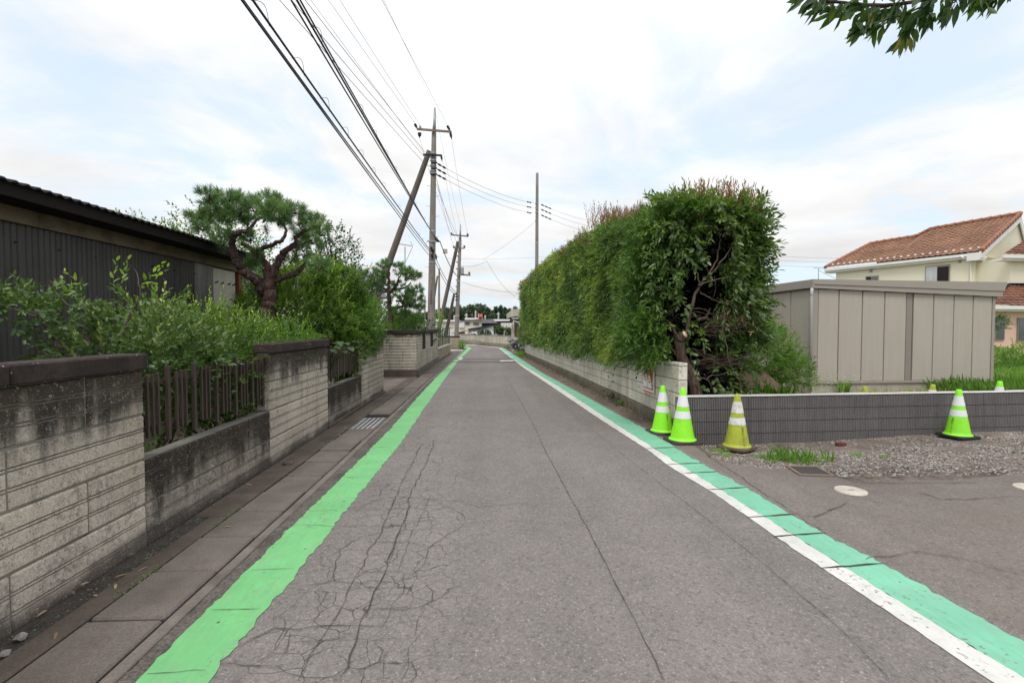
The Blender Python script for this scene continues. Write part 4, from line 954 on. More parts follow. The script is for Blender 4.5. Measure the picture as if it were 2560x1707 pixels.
for x, y in ((2178, 677), (2400, 653)): wall_rect('vent', cR, cL, x - 3, y - 3, x + 3, y + 3, 0, .08, FRAME)
def tiled(name, A0, A1, B0, B1, rows, cols, mat, parent, lift=.035, wave=.03):
    """A0-A1 eave, B0-B1 ridge; stepped pantile courses"""
    n = (A1 - A0).cross(B0 - A0).normalized(); n = n if n.z > 0 else -n
    vs, fs = [], []; nc = cols * 4
    for r in range(rows):
        for t, h in ((r / rows, lift), ((r + 1) / rows, 0.0)):
            for c in range(nc + 1):
                u = c / nc; p = A0.lerp(A1, u).lerp(B0.lerp(B1, u), t); ph = (c % 4)
                vs.append(p + n * (h + wave * (0, .8, 1, .5)[ph] + random.uniform(-.004, .004)))
        b = r * 2 * (nc + 1)
        fs += [(b + c, b + c + 1, b + nc + 1 + c + 1, b + nc + 1 + c) for c in range(nc)]
        if r: fs += [(b - nc - 1 + c, b + c, b + c + 1, b - nc - 1 + c + 1) for c in range(nc)]
    return MB().add(vs, fs).build(name, mat, parent)
eR, eL = at(2453, 628.5, 24.8), at(2062, 671, 32.0)
r1, r2, r3, r4 = at(2552, 536, 26.4), at(2327.5, 574.5, 29.7), at(2291, 592.8, 30.3), at(2176.6, 611, 32.7)
eM = eR.lerp(eL, .52)
tiled('roof_tiles', eM, eR, r2, r1, 17, 16, TILE, ho); tiled('roof_tiles', eL, eM, r4, r3, 14, 13, TILE, ho); 
MB().add([eM, r2, r3], [(0, 1, 2)]).build('roof_valley', TILE, ho)
for a, b in ((r2, r1), (r3, r2), (r4, r3), (eL, r4)):
    m = MB(); k = max(3, int((b - a).length / .38))
    for i in range(k): m.tube([a.lerp(b, i / k) + Zup * .06, a.lerp(b, (i + .98) / k) + Zup * .085], [.10, .12], 8)
    m.build('ridge_tiles', TILE_R, ho)
m = MB(); k = 15
for i in range(k): m.tube([eR.lerp(r1, i / k) + Zup * .05, eR.lerp(r1, (i + 1) / k) + Zup * .09], [.13, .10], 8)
m.build('verge_tiles', TILE_R, ho)
# back slope so that the roof closes
bk = pd3 * 6.9
MB().prism([eR - Zup * .2 + gd3 * .12, r1 - Zup * .12 + gd3 * .12, eR + bk - Zup * .2 + gd3 * .12], gd3 * .2).build('gable', CREAM, ho)
MB().add([r1, r2, eM + bk, eR + bk, r3, r4, eL + bk], [(0, 1, 2, 3), (4, 5, 6, 2), (1, 4, 2)]).build('roof_back', TILE_D, ho)
MB().prism([eR - Zup * .05, eL - Zup * .05, eL - Zup * .05 - pd3 * .10, eR - Zup * .05 - pd3 * .10], (0, 0, -.15)).build('gutter', WHITE, ho)
MB().prism([eR - Zup * .2 + pd3 * .02, eL - Zup * .2 + pd3 * .02, eL - Zup * .2 + pd3 * .7, eR - Zup * .2 + pd3 * .7], (0, 0, -.12)).build('eave_box', WHITE, ho)
MB().prism([eR - Zup * .04 - pd3 * .1, eR - Zup * .42 - pd3 * .1, r1 - Zup * .42, r1 - Zup * .04], gd3 * .06).build('barge_board', WHITE, ho)
MB().prism([eR - Zup * .04 - pd3 * .1 + gd3 * .06, eR - Zup * .45 - pd3 * .1 + gd3 * .06, eR - Zup * .45 + pd3 * .75 + gd3 * .06, eR - Zup * .04 + pd3 * .75 + gd3 * .06], gd3 * .5).build('eave_return', WHITE, ho)
MB().prism([r1 - Zup * .04, r1 - Zup * .42, eR + bk - Zup * .42, eR + bk - Zup * .04], gd3 * .06).build('barge_board', WHITE, ho)
dpp = [on_plane(x, y, cR, cL) - pd3 * .1 for x, y in ((2409, 640), (2413, 645), (2428, 650), (2428.5, 720), (2429, 900))]; dpp[0] -= pd3 * .3; dpp[1] -= pd3 * .25
MB().tube(dpp, .04, 8).build('downpipe', WHITE, ho)
for i in range(22):
    p = eR.lerp(eL, (i + .6) / 22.5) + (r1 - eR) * .07; MB().box((p.x - .05, p.y - .03, p.z + .03), (p.x + .05, p.y + .03, p.z + .13)).build('snow_guard', WHITE, ho)
gE = q0 + pd3 * 6.6
bw_ = wall_rect('bay_window', q0, gE, 2471, 659, 2519, 716, 0, .45, FRAME)
for x0_, x1_ in ((2475, 2486), (2490, 2516)):
    o = wall_rect('pane', q0, gE, x0_, 664, x1_, 711, .455, .465, PANE_P); o.parent = bw_
# front wing: two storeys, then the pink single storey
wA, wB = at(2527, 640, 23.6), at(2900, 640, 24.6); wA.z = wB.z = 0
MB().prism([wA, wB, wB + pd3 * 0 + Vector((0, 4, 0)), wA + Vector((0, 4, 0))], (0, 0, 4.95)).build('wall', CREAM, ho)
wa, wb = at(2505, 637, 23.2), at(2900, 620, 24.2); wb.z = wa.z
tiled('roof_tiles', wa, wb, at(2575, 592, 25.2), Vector((wb.x, wb.y + 2.0, at(2575, 592, 25.2).z)), 8, 26, TILE_D, ho)
MB().prism([wa, wb, wb + Vector((0, -.1, 0)), wa + Vector((0, -.1, 0))], (0, 0, -.16)).build('gutter', WHITE, ho); MB().prism([wa - Zup * .17, wb - Zup * .17, wb + Vector((0, .5, -.17)), wa + Vector((0, .5, -.17))], (0, 0, -.1)).build('eave_box', WHITE, ho)
lA, lB = at(2470, 780, 21.6), at(2950, 780, 22.8); lA.z = lB.z = 0
MB().prism([lA, lB, lB + Vector((0, 2.4, 0)), lA + Vector((0, 2.4, 0))], (0, 0, 2.35)).build('wall', PINK, ho)
for k in range(7): MB().prism([lA + Vector((0, -.004, .28 * k)), lB + Vector((0, -.004, .28 * k)), lB + Vector((0, .01, .28 * k)), lA + Vector((0, .01, .28 * k))], (0, 0, .272)).build('siding', PINK, ho)
la, lb_ = at(2468, 764, 21.2), at(2950, 764, 22.4); lb_.z = la.z
tiled('roof_tiles', la, lb_, at(2523, 713, 23.4), Vector((lb_.x, 24.6, at(2523, 713, 23.4).z)), 8, 30, TILE_D, ho)
MB().tube([la + Zup * .08, at(2523, 711, 23.4)], .07, 8).build('ridge_tiles', DARKWOOD, ho); MB().tube([at(2523, 711, 23.4), at(2640, 711, 23.6)], .07, 8).build('ridge_tiles', DARKWOOD, ho)
MB().prism([la, lb_, lb_ + Vector((0, -.1, 0)), la + Vector((0, -.1, 0))], (0, 0, -.16)).build('gutter', WHITE, ho); MB().prism([la - Zup * .17, lb_ - Zup * .17, lb_ + Vector((0, .45, -.17)), la + Vector((0, .45, -.17))], (0, 0, -.08)).build('eave_box', WHITE, ho)
window(lA, lB, 2486, 795, 2508, 850, [], [PANE]); window(lA, lB, 2542, 794, 2585, 852, [2563], [PANE, PANE])
# antenna mast on the left end of that roof
an = thing('roof_antenna', at(2090, 690, 34), 'thin aerial on a stay at the left end of the orange roofed house', 'antenna')
MB().tube([at(2046, 706, 34), at(2046, 670, 34)], .02, 6).tube([at(2034, 670, 34), at(2060, 671, 34)], .015, 6).tube([at(2046, 676, 34), at(2092, 698, 34)], .012, 6).build('mast', GREYC, an)
# ================================================================== UTILITY POLES
def pole(base, top, r0, r1, name, label, mat=POLE, bands=(), steps=True, grp=None):
    base, top = Vector(base), Vector(top); t = thing(name, base, label, 'utility pole', grp)
    n = 14; MB().tube([base.lerp(top, i / n) for i in range(n + 1)], [r0 + (r1 - r0) * i / n for i in range(n + 1)], 18).build('shaft', mat, t)
    for b in bands: p = base.lerp(top, b); rr = r0 + (r1 - r0) * b; MB().lathe([(rr + .012, -.02), (rr + .012, .02)], 18, p).build('band', M('pale_band', (.55, .54, .52), .6) if 'pale_band' not in MATS else MATS['pale_band'], t)
    return t
PB, PT = at(1077, 888.5, 25.0), at(1086, 272, 25.0); PB = Vector((PB.x, 25, 0))
p1 = pole(PB, at(1085, 330, 25), .205, .115, 'utility_pole', 'tall concrete utility pole with a leaning stay pole beside the garden', bands=(.42, .46, .51, .56, .86))
MB().tube([at(1085, 332, 25), at(1086.5, 305, 25), at(1087, 270, 25)], [.10, .07, .045], 12).build('steel_extension', STEEL, p1)
def arm(t, a, b, r, mat=RUSTY, name='crossarm'):
    a, b = Vector(a), Vector(b); d = (b - a).normalized(); s = Vector((-d.y, d.x, 0)).normalized() * r
    return MB().prism([a - s - Zup * r, a + s - Zup * r, a + s + Zup * r, a - s + Zup * r], b - a).build(name, mat, t)
def insulator(t, a, b, r=.06, mat=BLACKC):
    a, b = Vector(a), Vector(b); m = MB(); k = 9
    m.tube([a.lerp(b, i / k) for i in range(k + 1)], [r * (1 if i % 2 else .62) * (1 if i < k - 2 else .5) for i in range(k + 1)], 10); m.build('insulator', mat, t)
arm(p1, at(1042, 323, 24.8), at(1129, 330, 24.8), .045)
for a, b in (((1037, 310), (1043, 322)), ((1047, 332), (1049, 344)), ((1051, 332), (1049, 344)), ((1118, 315), (1126, 328)), ((1126, 333), (1129, 347))): insulator(p1, at(*a, 24.8), at(*b, 24.8), .075)
insulator(p1, at(1051, 322, 24.8), at(1050, 313, 24.8), .07, PORC)
arm(p1, at(1058, 387, 24.8), at(1105, 389, 24.8), .04, BLACKC); insulator(p1, at(1103, 390, 24.8), at(1105, 402, 24.8), .06)
for y in (384, 394, 402, 415, 428, 434): MB().lathe([(.165, -.03), (.165, .03)], 14, at(1083, y, 25)).build('clamp', STEEL, p1)
for y in (407, 421, 436): arm(p1, at(1078, y, 24.85), at(1093, y, 24.85), .03, BLACKC, 'bracket')
arm(p1, at(1068, 603, 24.9), at(1100, 603.5, 24.75), .035, STEEL)
for i in range(12):
    f = .40 + i * .045; p = PB.lerp(at(1085, 330, 25), f); s = 1 if i % 2 else -1
    MB().tube([p + Vector((s * .12, 0, 0)), p + Vector((s * .33, 0, .02))], .009, 6).build('step_bolt', STEEL, p1)
for x, y in ((1078, 622), (1082, 628), (1080, 641)): insulator(p1, at(x, y - 5, 24.75), at(x + 2, y + 6, 24.75), .07)
MB().tube([at(1079, 690, 24.8), at(1077, 760, 24.8)], .02, 6).build('conduit', RUSTY, p1)
sb = at(889, 889, 25.3); pole((sb.x, 25.3, 0), at(1073, 378, 25.15), .20, .13, 'stay_pole', 'slanting brown stay pole propping the tall utility pole', POLE_D)
P2B = at(1140, 884, 34); P2B.z = 0
p2 = pole(P2B, at(1150.5, 600, 34), .16, .095, 'utility_pole', 'second utility pole farther along the road at the bend', bands=(.3, .5, .62), grp=None)
MB().tube([at(1150.5, 601, 34), at(1151, 562, 34)], [.08, .04], 10).build('steel_extension', STEEL, p2)
arm(p2, at(1128, 587, 33.8), at(1171, 591, 33.8), .04, GREYC); arm(p2, at(1135, 620, 33.8), at(1161, 621, 33.8), .035, GREYC); arm(p2, at(1146, 686, 33.8), at(1176, 688, 33.7), .05, GREYC)
for a, b in (((1128, 582), (1130, 589)), ((1168, 584), (1171, 591)), ((1170, 586), (1168, 592)), ((1134, 615), (1135, 621)), ((1161, 614), (1161, 621)), ((1172, 680), (1175, 687))): insulator(p2, at(*a, 33.8), at(*b, 33.8), .08, GREYC)
MB().cbox(tuple(at(1151.5, 685, 33.6)), tuple(at(1159.5, 668.5, 33.9) + Vector((0, .2, 0))), .02).build('transformer_box', M('box_grey', (.36, .37, .36), .6), p2)
for y in (628, 640, 655, 672, 700, 716, 735, 742, 750): MB().lathe([(.135, -.04), (.135, .04)], 12, at(1146 - (y - 640) * .03, y, 34)).build('clamp', BLACKC if y > 730 else STEEL, p2)
sb = at(1087, 870, 34.3); pole((sb.x, 34.3, 0), at(1145, 604, 34.2), .15, .11, 'stay_pole', 'slanting stay pole leaning on the second utility pole', POLE_D)
sb = at(1108, 862, 35); pole((sb.x, 35, 0), at(1136, 733, 34.6), .15, .08, 'stay_stub', 'short dark stay post leaning below the second utility pole', POLE_D)
b3 = at(1097, 845, 62); pole((b3.x, 62, 0), at(1098, 671, 62), .17, .11, 'utility_pole', 'third utility pole seen between the first two', steps=False)
b3 = at(1071, 850, 62); pole((b3.x, 62, 0), at(1093.5, 690, 62), .16, .11, 'stay_pole', 'thin stay pole leaning left of the third utility pole', POLE_D)
b3 = at(1062, 850, 75); pole((b3.x, 75, 0), at(1062.5, 739, 75), .12, .09, 'utility_pole', 'small distant pole just left of the tall utility pole', steps=False)
b4 = at(1341, 870, 36); b4.z = 0
p4 = pole(b4, at(1343, 433, 36), .15, .10, 'utility_pole', 'lone pale utility pole rising behind the far end of the hedge', bands=(.60,))
for y in (509, 520, 531, 552): MB().lathe([(.13, -.03), (.13, .03)], 12, at(1342, y, 36)).build('clamp', STEEL, p4)
for x, y0, lab in ((1189, 777, 'pale lamp post left of the red sign among the far buildings'), (1246, 781, 'pale far pole with a short crossarm right of the red sign'), (1166, 784, 'thin far pole above the cream building'), (1135.5, 788, 'pale far post left of the second utility pole'), (1213, 788, 'thin far post just right of the red sign')):
    b = at(x, 830, 95); b.z = 0; t = pole(b, at(x, y0, 95), .18, .14, 'far_pole', lab, PVC, grp=None)
    if x in (1246, 1166): arm(t, at(x - 5, y0 + 4, 95), at(x + 4, y0 + 4, 95), .08, PVC)
# ------------------------------------------------------------------ wires
def sagline(A, B, sag, n=24):
    return [A.lerp(B, i / n) - Zup * (sag * 4 * (i / n) * (1 - i / n)) for i in range(n + 1)]
def back(px1, Y1, px2, dh=0.0, Yend=-7.0):
    """from a fixing on the pole to where the wire leaves the picture, and on to the next pole behind the camera"""
    A = at(*px1, Y1); d = ray(*px2); h = A.z + dh; P = Vector((0, 0, EH)) + d * ((h - EH) / d.z)
    return A, A + (P - A) * ((Yend - A.y) / (P.y - A.y))
def wire(label, A, B, r=.008, sag=.0, mat=GREYC, grp=None, name='overhead_wire'):
    return tag(MB().tube(sagline(A, B, sag), r, 5).build(name, mat), label, 'wire', grp)
def bundle(label, ends, r, coil):
    t = thing('cable_bundle', ends[0][0], label, 'cable')
    for i, (A, B, s) in enumerate(ends): MB().tube(sagline(A, B, s, 40), r * (1 if i else 1.25), 6).build('strand', BLACKC, t)
    m = MB(); A, B, s = ends[0]; L = sagline(A, B, s, 520)
    for i in range(0, 520, 20):   # lashing loops
        if random.random() < .75:
            seg = L[i:i + 9]; m.tube([p + Vector((.05 * math.sin(j / 8 * math.pi), 0, -.04 + .11 * math.sin(j / 8 * math.pi))) for j, p in enumerate(seg)], .004, 4)
    m.build('lashing', BLACKC, t); return t
e = [back((1072, 622), 25, (648, 0), .1) + (.12,), back((1071, 637), 25, (622, 0), .1) + (.12,), back((1072, 628), 25, (631, 0), .12) + (.16,)]
bundle('thick black cable bundle, lower left of the two crossing the sky', e, .013, True)
e = [back((1092, 602), 24.8, (752, 0), .1) + (.10,), back((1094, 604), 24.8, (745, 0), .1) + (.16,), back((1090, 600), 24.8, (757, 0), .12) + (.07,)]
bundle('thick black cable bundle running to the bracket on the tall pole, nearer the pole tops', e, .013, True)
for (a, b, lab, r) in (((1060, 408), (708, 0), 'thin wire leaving the stay pole head, lowest of the three left ones', .010), ((1064, 396), (737, 0), 'thin wire to the stay pole head, middle of the three left ones', .010), ((1062, 380), (770, 0), 'thin wire to the stay pole head, upper of the three left ones', .010),
                       ((1060, 384), (784, 0), 'pale fine wire just above the three left wires', .006), ((1040, 312), (826, 0), 'pale wire to the left end of the top crossarm', .007), ((1050, 314), (854, 0), 'pale wire to the white insulator on the top crossarm', .007),
                       ((1120, 316), (959, 0), 'pale wire to the right end of the top crossarm', .007), ((1087, 268), (962, 0), 'very fine earth wire to the tip of the tall pole', .005)):
    A, B = back(a, 25, b, .15); wire(lab, A, B, r, .12)
for i, (a, b, c) in enumerate((((1093, 409), (1334, 508), (1500, 556)), ((1093, 423), (1334, 520), (1500, 570)), ((1093, 437), (1334, 534), (1500, 585)))):
    A, B = at(*a, 24.8), at(*b, 35.9); nm = ('top', 'middle', 'bottom')[i]
    t = thing('service_wire', A, f'{nm} wire of the three spanning from the tall pole to the lone pole', 'wire', None)
    L = sagline(A, B, .28, 30); MB().tube(L, .009, 5).build('conductor', GREYC, t)
    for p, q in ((L[0], L[1]), (L[1], L[2]), (L[28], L[29]), (L[27], L[28])): MB().tube([p.lerp(q, .1), p.lerp(q, .5), p.lerp(q, .9)], [.03, .055, .03], 7).build('dead_end_grip', BLACKC, t)
    C = at(*c, 45); L = sagline(at(b[0] + 18, b[1] + 3, 36.1), C, .2, 20); MB().tube(L, .009, 5).build('conductor', GREYC, t)
    for p, q in ((L[0], L[1]), (L[1], L[2]), (L[2], L[3])): MB().tube([p.lerp(q, .1), p.lerp(q, .5), p.lerp(q, .9)], [.03, .055, .03], 7).build('dead_end_grip', BLACKC, t)
for (a, b, r, lab) in (((1129, 347), (1170, 590), .006, 'fine wire from the right top insulator down to the second pole'), ((1049, 345), (1129, 588), .006, 'fine wire from the left top insulator to the second pole'), ((1091, 445), (1136, 620), .008, 'wire from the tall pole to the left side of the lower far crossarm'),
                       ((1092, 450), (1150, 625), .008, 'wire from the tall pole to the second pole just under its crossarm'), ((1090, 460), (1160, 620), .008, 'wire from the tall pole to the right side of the lower far crossarm'), ((1106, 402), (1149, 612), .005, 'fine wire from the short black bracket to the second pole'), ((1087, 270), (1151, 564), .005, 'fine earth wire between the two pole tips')):
    wire(lab, at(*a, 24.9), at(*b, 33.9), r, .25)
cb = thing('cable_bundle', at(1093, 603, 24.8), 'black cable run with a grey junction box between the first two poles', 'cable')
A, B = at(1100, 604, 24.75), at(1143, 690, 33.8); MB().tube(sagline(A, B, .25, 30), .022, 6).build('strand', BLACKC, cb)
MB().tube([at(1086, 590, 24.7), at(1091, 598, 24.7), at(1098, 605, 24.7)], [.03, .075, .03], 8).build('splice', BLACKC, cb)
jb = at(1113, 628, 27); MB().cbox((jb.x - .12, jb.y - .08, jb.z - .12), (jb.x + .12, jb.y + .08, jb.z + .12), .02).build('junction_box', M('jb', (.55, .55, .54), .5), cb)
cb = thing('cable_bundle', at(1080, 628, 24.8), 'lower black cable run from the tall pole to the second pole', 'cable')
for a, b, s in (((1082, 628), (1143, 734), .3), ((1082, 640), (1138, 736), .3)): MB().tube(sagline(at(*a, 24.8), at(*b, 33.9), s, 30), .016, 6).build('strand', BLACKC, cb)
MB().tube([at(1089, 636, 25.4), at(1090, 641, 25.5), at(1091, 648, 25.6)], [.03, .06, .03], 8).build('splice', BLACKC, cb)
wire('service drop falling steeply from mid air down to the gatehouse roof', at(1217, 652, 36), at(1290, 742, 33), .009, .35, BLACKC); wire('service drop from the second pole rising to the right', at(1152, 664, 33.9), at(1217, 652, 36), .009, .2, BLACKC)
wire('low service wire from the second pole towards the hedge', at(1155, 705, 33.9), at(1330, 729, 40), .009, .3, BLACKC)
wire('fine wire crossing behind the second pole towards the hedge, upper', at(1120, 646, 50), at(1400, 640, 50), .008, .15); wire('fine far wire above the tree line', at(1100, 762, 80), at(1340, 768, 80), .010, .2)
wire('pale wire sloping to the foot clamp of the lone pole, left side', at(1341, 552, 36), at(1206, 650, 40), .007, .15)
for y0, y1, lab in ((634, 645, 'upper far wire between the hedge and the orange roof'), (644, 656, 'middle far wire between the hedge and the orange roof'), (657, 668, 'lower far wire between the hedge and the orange roof')): wire(lab, at(1800, y0 - 6, 48), at(2180, y1, 50), .010, .25)
# ================================================================== TRAFFIC CONES
def glyph(ch, size):
    cu = bpy.data.curves.new('glyph', 'FONT'); cu.body = ch; cu.size = size; cu.align_x = 'CENTER'
    ob = bpy.data.objects.new('glyph', cu); COL.objects.link(ob); bpy.context.view_layer.update()
    me = bpy.data.meshes.new_from_object(ob.evaluated_get(bpy.context.evaluated_depsgraph_get()))
    bpy.data.objects.remove(ob); r = ([tuple(v.co) for v in me.vertices], [tuple(p.vertices) for p in me.polygons]); bpy.data.meshes.remove(me); bpy.data.curves.remove(cu); return r
CR0, CR1, CH0, CH1_ = .150, .031, .055, .70
crad = lambda z: CR0 + (CR1 - CR0) * (z - CH0) / (CH1_ - CH0)
def make_cone(body, band, base, label, text_ang=None):
    t = thing('traffic_cone', (0, 0, 0), label, 'traffic cone', 'traffic cones by the ribbed wall')
    s, c, h = .195, .035, .034
    o8 = lambda s, c, z: [(s - c, -s, z), (s, -s + c, z), (s, s - c, z), (s - c, s, z), (-s + c, s, z), (-s, s - c, z), (-s, -s + c, z), (-s + c, -s, z)]
    m = MB(); rings = [o8(s, c, 0), o8(s, c, h * .7), o8(s - .012, c, h), o8(.12, .05, h + .002)]
    m.add([p for r in rings for p in r], [list(range(8))[::-1], [24 + i for i in range(8)]] + [[8 * k + i, 8 * k + (i + 1) % 8, 8 * k + 8 + (i + 1) % 8, 8 * k + 8 + i] for k in range(3) for i in range(8)])
    o = m.build('base', base, t)
    MB().lathe([(.175, h), (.174, h + .006), (.162, .045), (CR0, CH0 + .005)] + [(crad(z), z) for z in np.linspace(.07, .69, 14)] + [(CR1 - .004, .70), (CR1 - .012, .698), (CR1 - .015, .66)], 36).build('body', body, t)
    for a, b in ((.462, .604), (.312, .404)): MB().lathe([(crad(z) + .0022, z) for z in np.linspace(a, b, 5)], 36).build('band', band, t)
    if text_ang is not None:
        z = .288; m = MB()
        for ch in '株昭町マーロービス':
            big = ch in '株昭町'; v, f = glyph('|' if ch == 'ー' else ch, .030 if big else .027)
            vs = []
            for x, y, _ in v:
                zz2 = z - .026 + y; r = crad(zz2) + .0018; a = text_ang + x / r; vs.append((r * math.cos(a), r * math.sin(a), zz2))
            m.add(vs, f); z -= .029 if big else .0255
        m.build('lettering', INK, t)
    return t
def put(t, p, rz, s, tilt=0): t.location = p; t.rotation_euler = (0, tilt, rz); t.scale = (s, s, s)
fc = lambda x, y: math.atan2(-y, -x)
def cone_at(S, z, lab, mats, ang, rz, sc_, tilt=0):
    p = gp(*S, z); a = None if ang is None else fc(p.x, p.y) + ang - rz
    t = make_cone(*mats, lab, a); put(t, p, rz, sc_, tilt); return t
cone_at((1656, 1081), 0.0, 'bright lime cone closest to the poster, behind another lime cone', (LIME, BAND, RUBBER), .62, .12, .95)
cone_at((1706, 1103.5), 0.0, 'bright lime cone at the left end of the ribbed wall, no lettering in view', (LIME, BAND, RUBBER), 3.0, .05, 1.0)
cone_at((1842, 1119), -.055, 'faded olive yellow cone with a muddy base on the stones', (OLIVE, BAND_D, RUBBER_B), .60, .62, .985)
cone_at((2394, 1091), -.02, 'bright lime cone standing alone at the right before the ribbed wall', (LIME, BAND, RUBBER_C), -.55, .12, .93)
for sx, sy, lab, mm, tl in ((2162.6, 966, 'olive cone tip showing above the ribbed wall, left of two olive tips', (OLIVE, BAND_D, RUBBER_B), 0), (2326, 960, 'tilted olive cone tip showing above the middle of the ribbed wall', (OLIVE, BAND_D, RUBBER_B), .10), (2497, 952.5, 'lime cone tip showing above the ribbed wall near the grass', (LIME, BAND, RUBBER), .05)):
    p = at(sx, sy, 7.55); t = make_cone(*mm, lab, None); put(t, (p.x, p.y, p.z - .70 * .95), .3, .95, tl)
bk_ = gp(2105, 1103, -.04); tag(MB().cbox((bk_.x - .08, bk_.y - .03, -.12), (bk_.x + .05, bk_.y + .03, -.055), .008).build('broken_brick', M('red_brick', (.13, .055, .042), .9, .3, 8)), 'piece of red brick lying against the foot of the ribbed wall', 'brick')
# ================================================================== PINES
def limb(m, px, Y, rad, dY=0.0, n=8, wob=.012):
    P = [at(x, y, Y + dY * i / max(1, len(px) - 1)) for i, (x, y) in enumerate(px)]
    # smooth the polyline
    Q = []; 
    for i in range(len(P) - 1):
        p0, p1_, p2_, p3 = P[max(i - 1, 0)], P[i], P[i + 1], P[min(i + 2, len(P) - 1)]
        for k in range(5):
            t = k / 5; Q.append(.5 * ((2 * p1_) + (p2_ - p0) * t + (2 * p0 - 5 * p1_ + 4 * p2_ - p3) * t * t + (3 * p1_ - p0 - 3 * p2_ + p3) * t ** 3))
    Q.append(P[-1]); k = len(Q)
    Q = [q + Vector((random.gauss(0, wob), random.gauss(0, wob), random.gauss(0, wob * .5))) for q in Q]
    m.tube(Q, [(rad[0] + (rad[1] - rad[0]) * i / (k - 1)) * random.uniform(.94, 1.07) for i in range(k)], n); return Q
def needles(L, P, D, n, ln, w_, tint, spread=1.0):
    k = len(P); PP = np.repeat(P, n, 0); DD = np.repeat(unit(D), n, 0)
    off = rng.uniform(0, .10, len(PP))[:, None]; d = unit(DD * rng.uniform(.15, 1.3, (len(PP), 1)) + rng.normal(size=(len(PP), 3)) * .62 * spread)
    L.add(PP + DD * off, d, rdir(len(PP)), ln * rng.uniform(.7, 1.15, len(PP)), w_, np.repeat(tint, n) + rng.normal(0, .12, len(PP)), droop=rng.uniform(-.05, .22, len(PP))[:, None], fold=0, simple=True)
def pine(name, label, Y, limbs, clusters, px_r, n_tuft, n_need, ln, w_, thick=1.0):
    base = limbs[0][0][0]; b = at(*base, Y); t = thing(name, (b.x, b.y, 0), label, 'pine tree')
    m = MB(); limb(m, limbs[0][0], Y, limbs[0][1], 0, 12, .015); m.build('trunk', BARK_P, t)
    for px, rad, dY in limbs[1:]: m = MB(); limb(m, px, Y, rad, dY, 8); m.build('branch', BARK_P, t)
    L = Leaves(); tw = MB()
    for (x, y, s) in clusters:
        x = (x - base[0]) * .95 + base[0] - 4; c = at(x, y, Y + rng.uniform(-.5, .5) * s * 1.2); r = px_r * s / F * Y
        k = int(n_tuft * s); d = rdir(k, .35); rr = r * rng.uniform(.25, 1.0, (k, 1)) ** .6
        P = np.array(c) + d * rr * np.array([1.0, 1.0, .62]); D = d * .8 + np.array([0, 0, .55])
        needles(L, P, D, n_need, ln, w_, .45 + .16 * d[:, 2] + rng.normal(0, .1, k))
        for i in range(0, k, 2): tw.tube([Vector(c) - Zup * r * .3, Vector(c).lerp(Vector(P[i]), .6), Vector(P[i])], [.014 * thick, .009 * thick, .006 * thick], 5, cap=False)
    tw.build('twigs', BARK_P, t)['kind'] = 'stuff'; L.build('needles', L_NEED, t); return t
pine('pine_tree', 'trained pine with a forked red brown trunk beside the corrugated shed', 8.5, [
    ([(690, 880), (676, 815), (670, 771), (674, 733), (668, 700)], (.125, .095)),
    ([(663, 735), (645, 706), (626, 689), (600, 668), (585, 640), (579, 606), (591, 584), (618, 576)], (.092, .035), -.5), ([(672, 725), (671, 680), (652, 642), (626, 622), (606, 608)], (.075, .03), .4),
    ([(676, 712), (693, 657), (714, 628), (732, 615), (755, 581), (787, 568)], (.072, .02), -.3), ([(628, 650), (655, 622), (699, 604), (714, 587), (711, 560)], (.05, .018), .3),
    ([(682, 702), (715, 692), (740, 682), (756, 668), (767, 655), (760, 636)], (.055, .025), .2), ([(762, 660), (785, 664), (806, 668)], (.022, .01), .1), ([(600, 668), (625, 655), (640, 648)], (.03, .012), .3), ([(591, 584), (560, 575), (535, 556)], (.03, .012), -.2), ([(618, 576), (640, 552), (672, 540)], (.03, .014), .2), ([(718, 625), (752, 612), (780, 600)], (.024, .01), .1)],
    [(517, 497, 1), (540, 520, 1.05), (567, 500, 1), (614, 502, 1.05), (676, 500, .8), (706, 512, .9), (488, 547, .8), (520, 553, 1), (547, 545, 1.1), (575, 550, 1.1), (597, 535, 1.15), (641, 527, 1.15), (660, 550, 1), (688, 532, 1.1), (722, 538, 1.1), (743, 530, .9), (700, 560, .8), (795, 560, .95), (811, 585, .9), (787, 606, .9), (765, 590, .8), (767, 626, .7), (548, 590, .8), (553, 610, .7), (641, 648, .75), (622, 664, .7), (808, 668, 1.0), (732, 655, .55), (500, 572, .6), (620, 560, .8), (752, 560, .7), (628, 600, .6)],
    18, 12, 80, .12, .0075)
pine('pine_tree', 'smaller pine with upturned branches above the second wall', 15.6, [
    ([(978, 850), (977, 815), (974, 760), (971, 731), (973, 700), (973, 676)], (.095, .03)), ([(972, 735), (986, 718), (995, 706), (1000, 690)], (.045, .02), -.2), ([(982, 722), (1000, 722), (1015, 718), (1028, 706)], (.04, .02), .2), ([(978, 770), (995, 769), (1010, 763), (1032, 757)], (.05, .02), -.3),
    ([(972, 728), (955, 718), (940, 706), (933, 692)], (.045, .018), .3), ([(990, 752), (1005, 753), (1020, 748)], (.03, .015), .2), ([(986, 715), (996, 700), (998, 682)], (.03, .014), .2)],
    [(973, 664, .8), (960, 668, .5), (1004, 672, .8), (1019, 684, 1), (1030, 694, .9), (1042, 691, .7), (933, 684, .8), (920, 690, .6), (944, 703, .9), (962, 692, .7), (992, 733, .8), (1015, 737, 1.05), (1030, 740, .9), (1048, 726, .9), (1046, 750, .9), (1011, 756, .9), (1030, 765, .8), (1057, 773, .7), (992, 781, .9), (970, 712, .6), (930, 715, .7), (1000, 712, .5), (1020, 790, .7), (950, 725, .6)],
    17, 15, 60, .125, .011, 1.2)
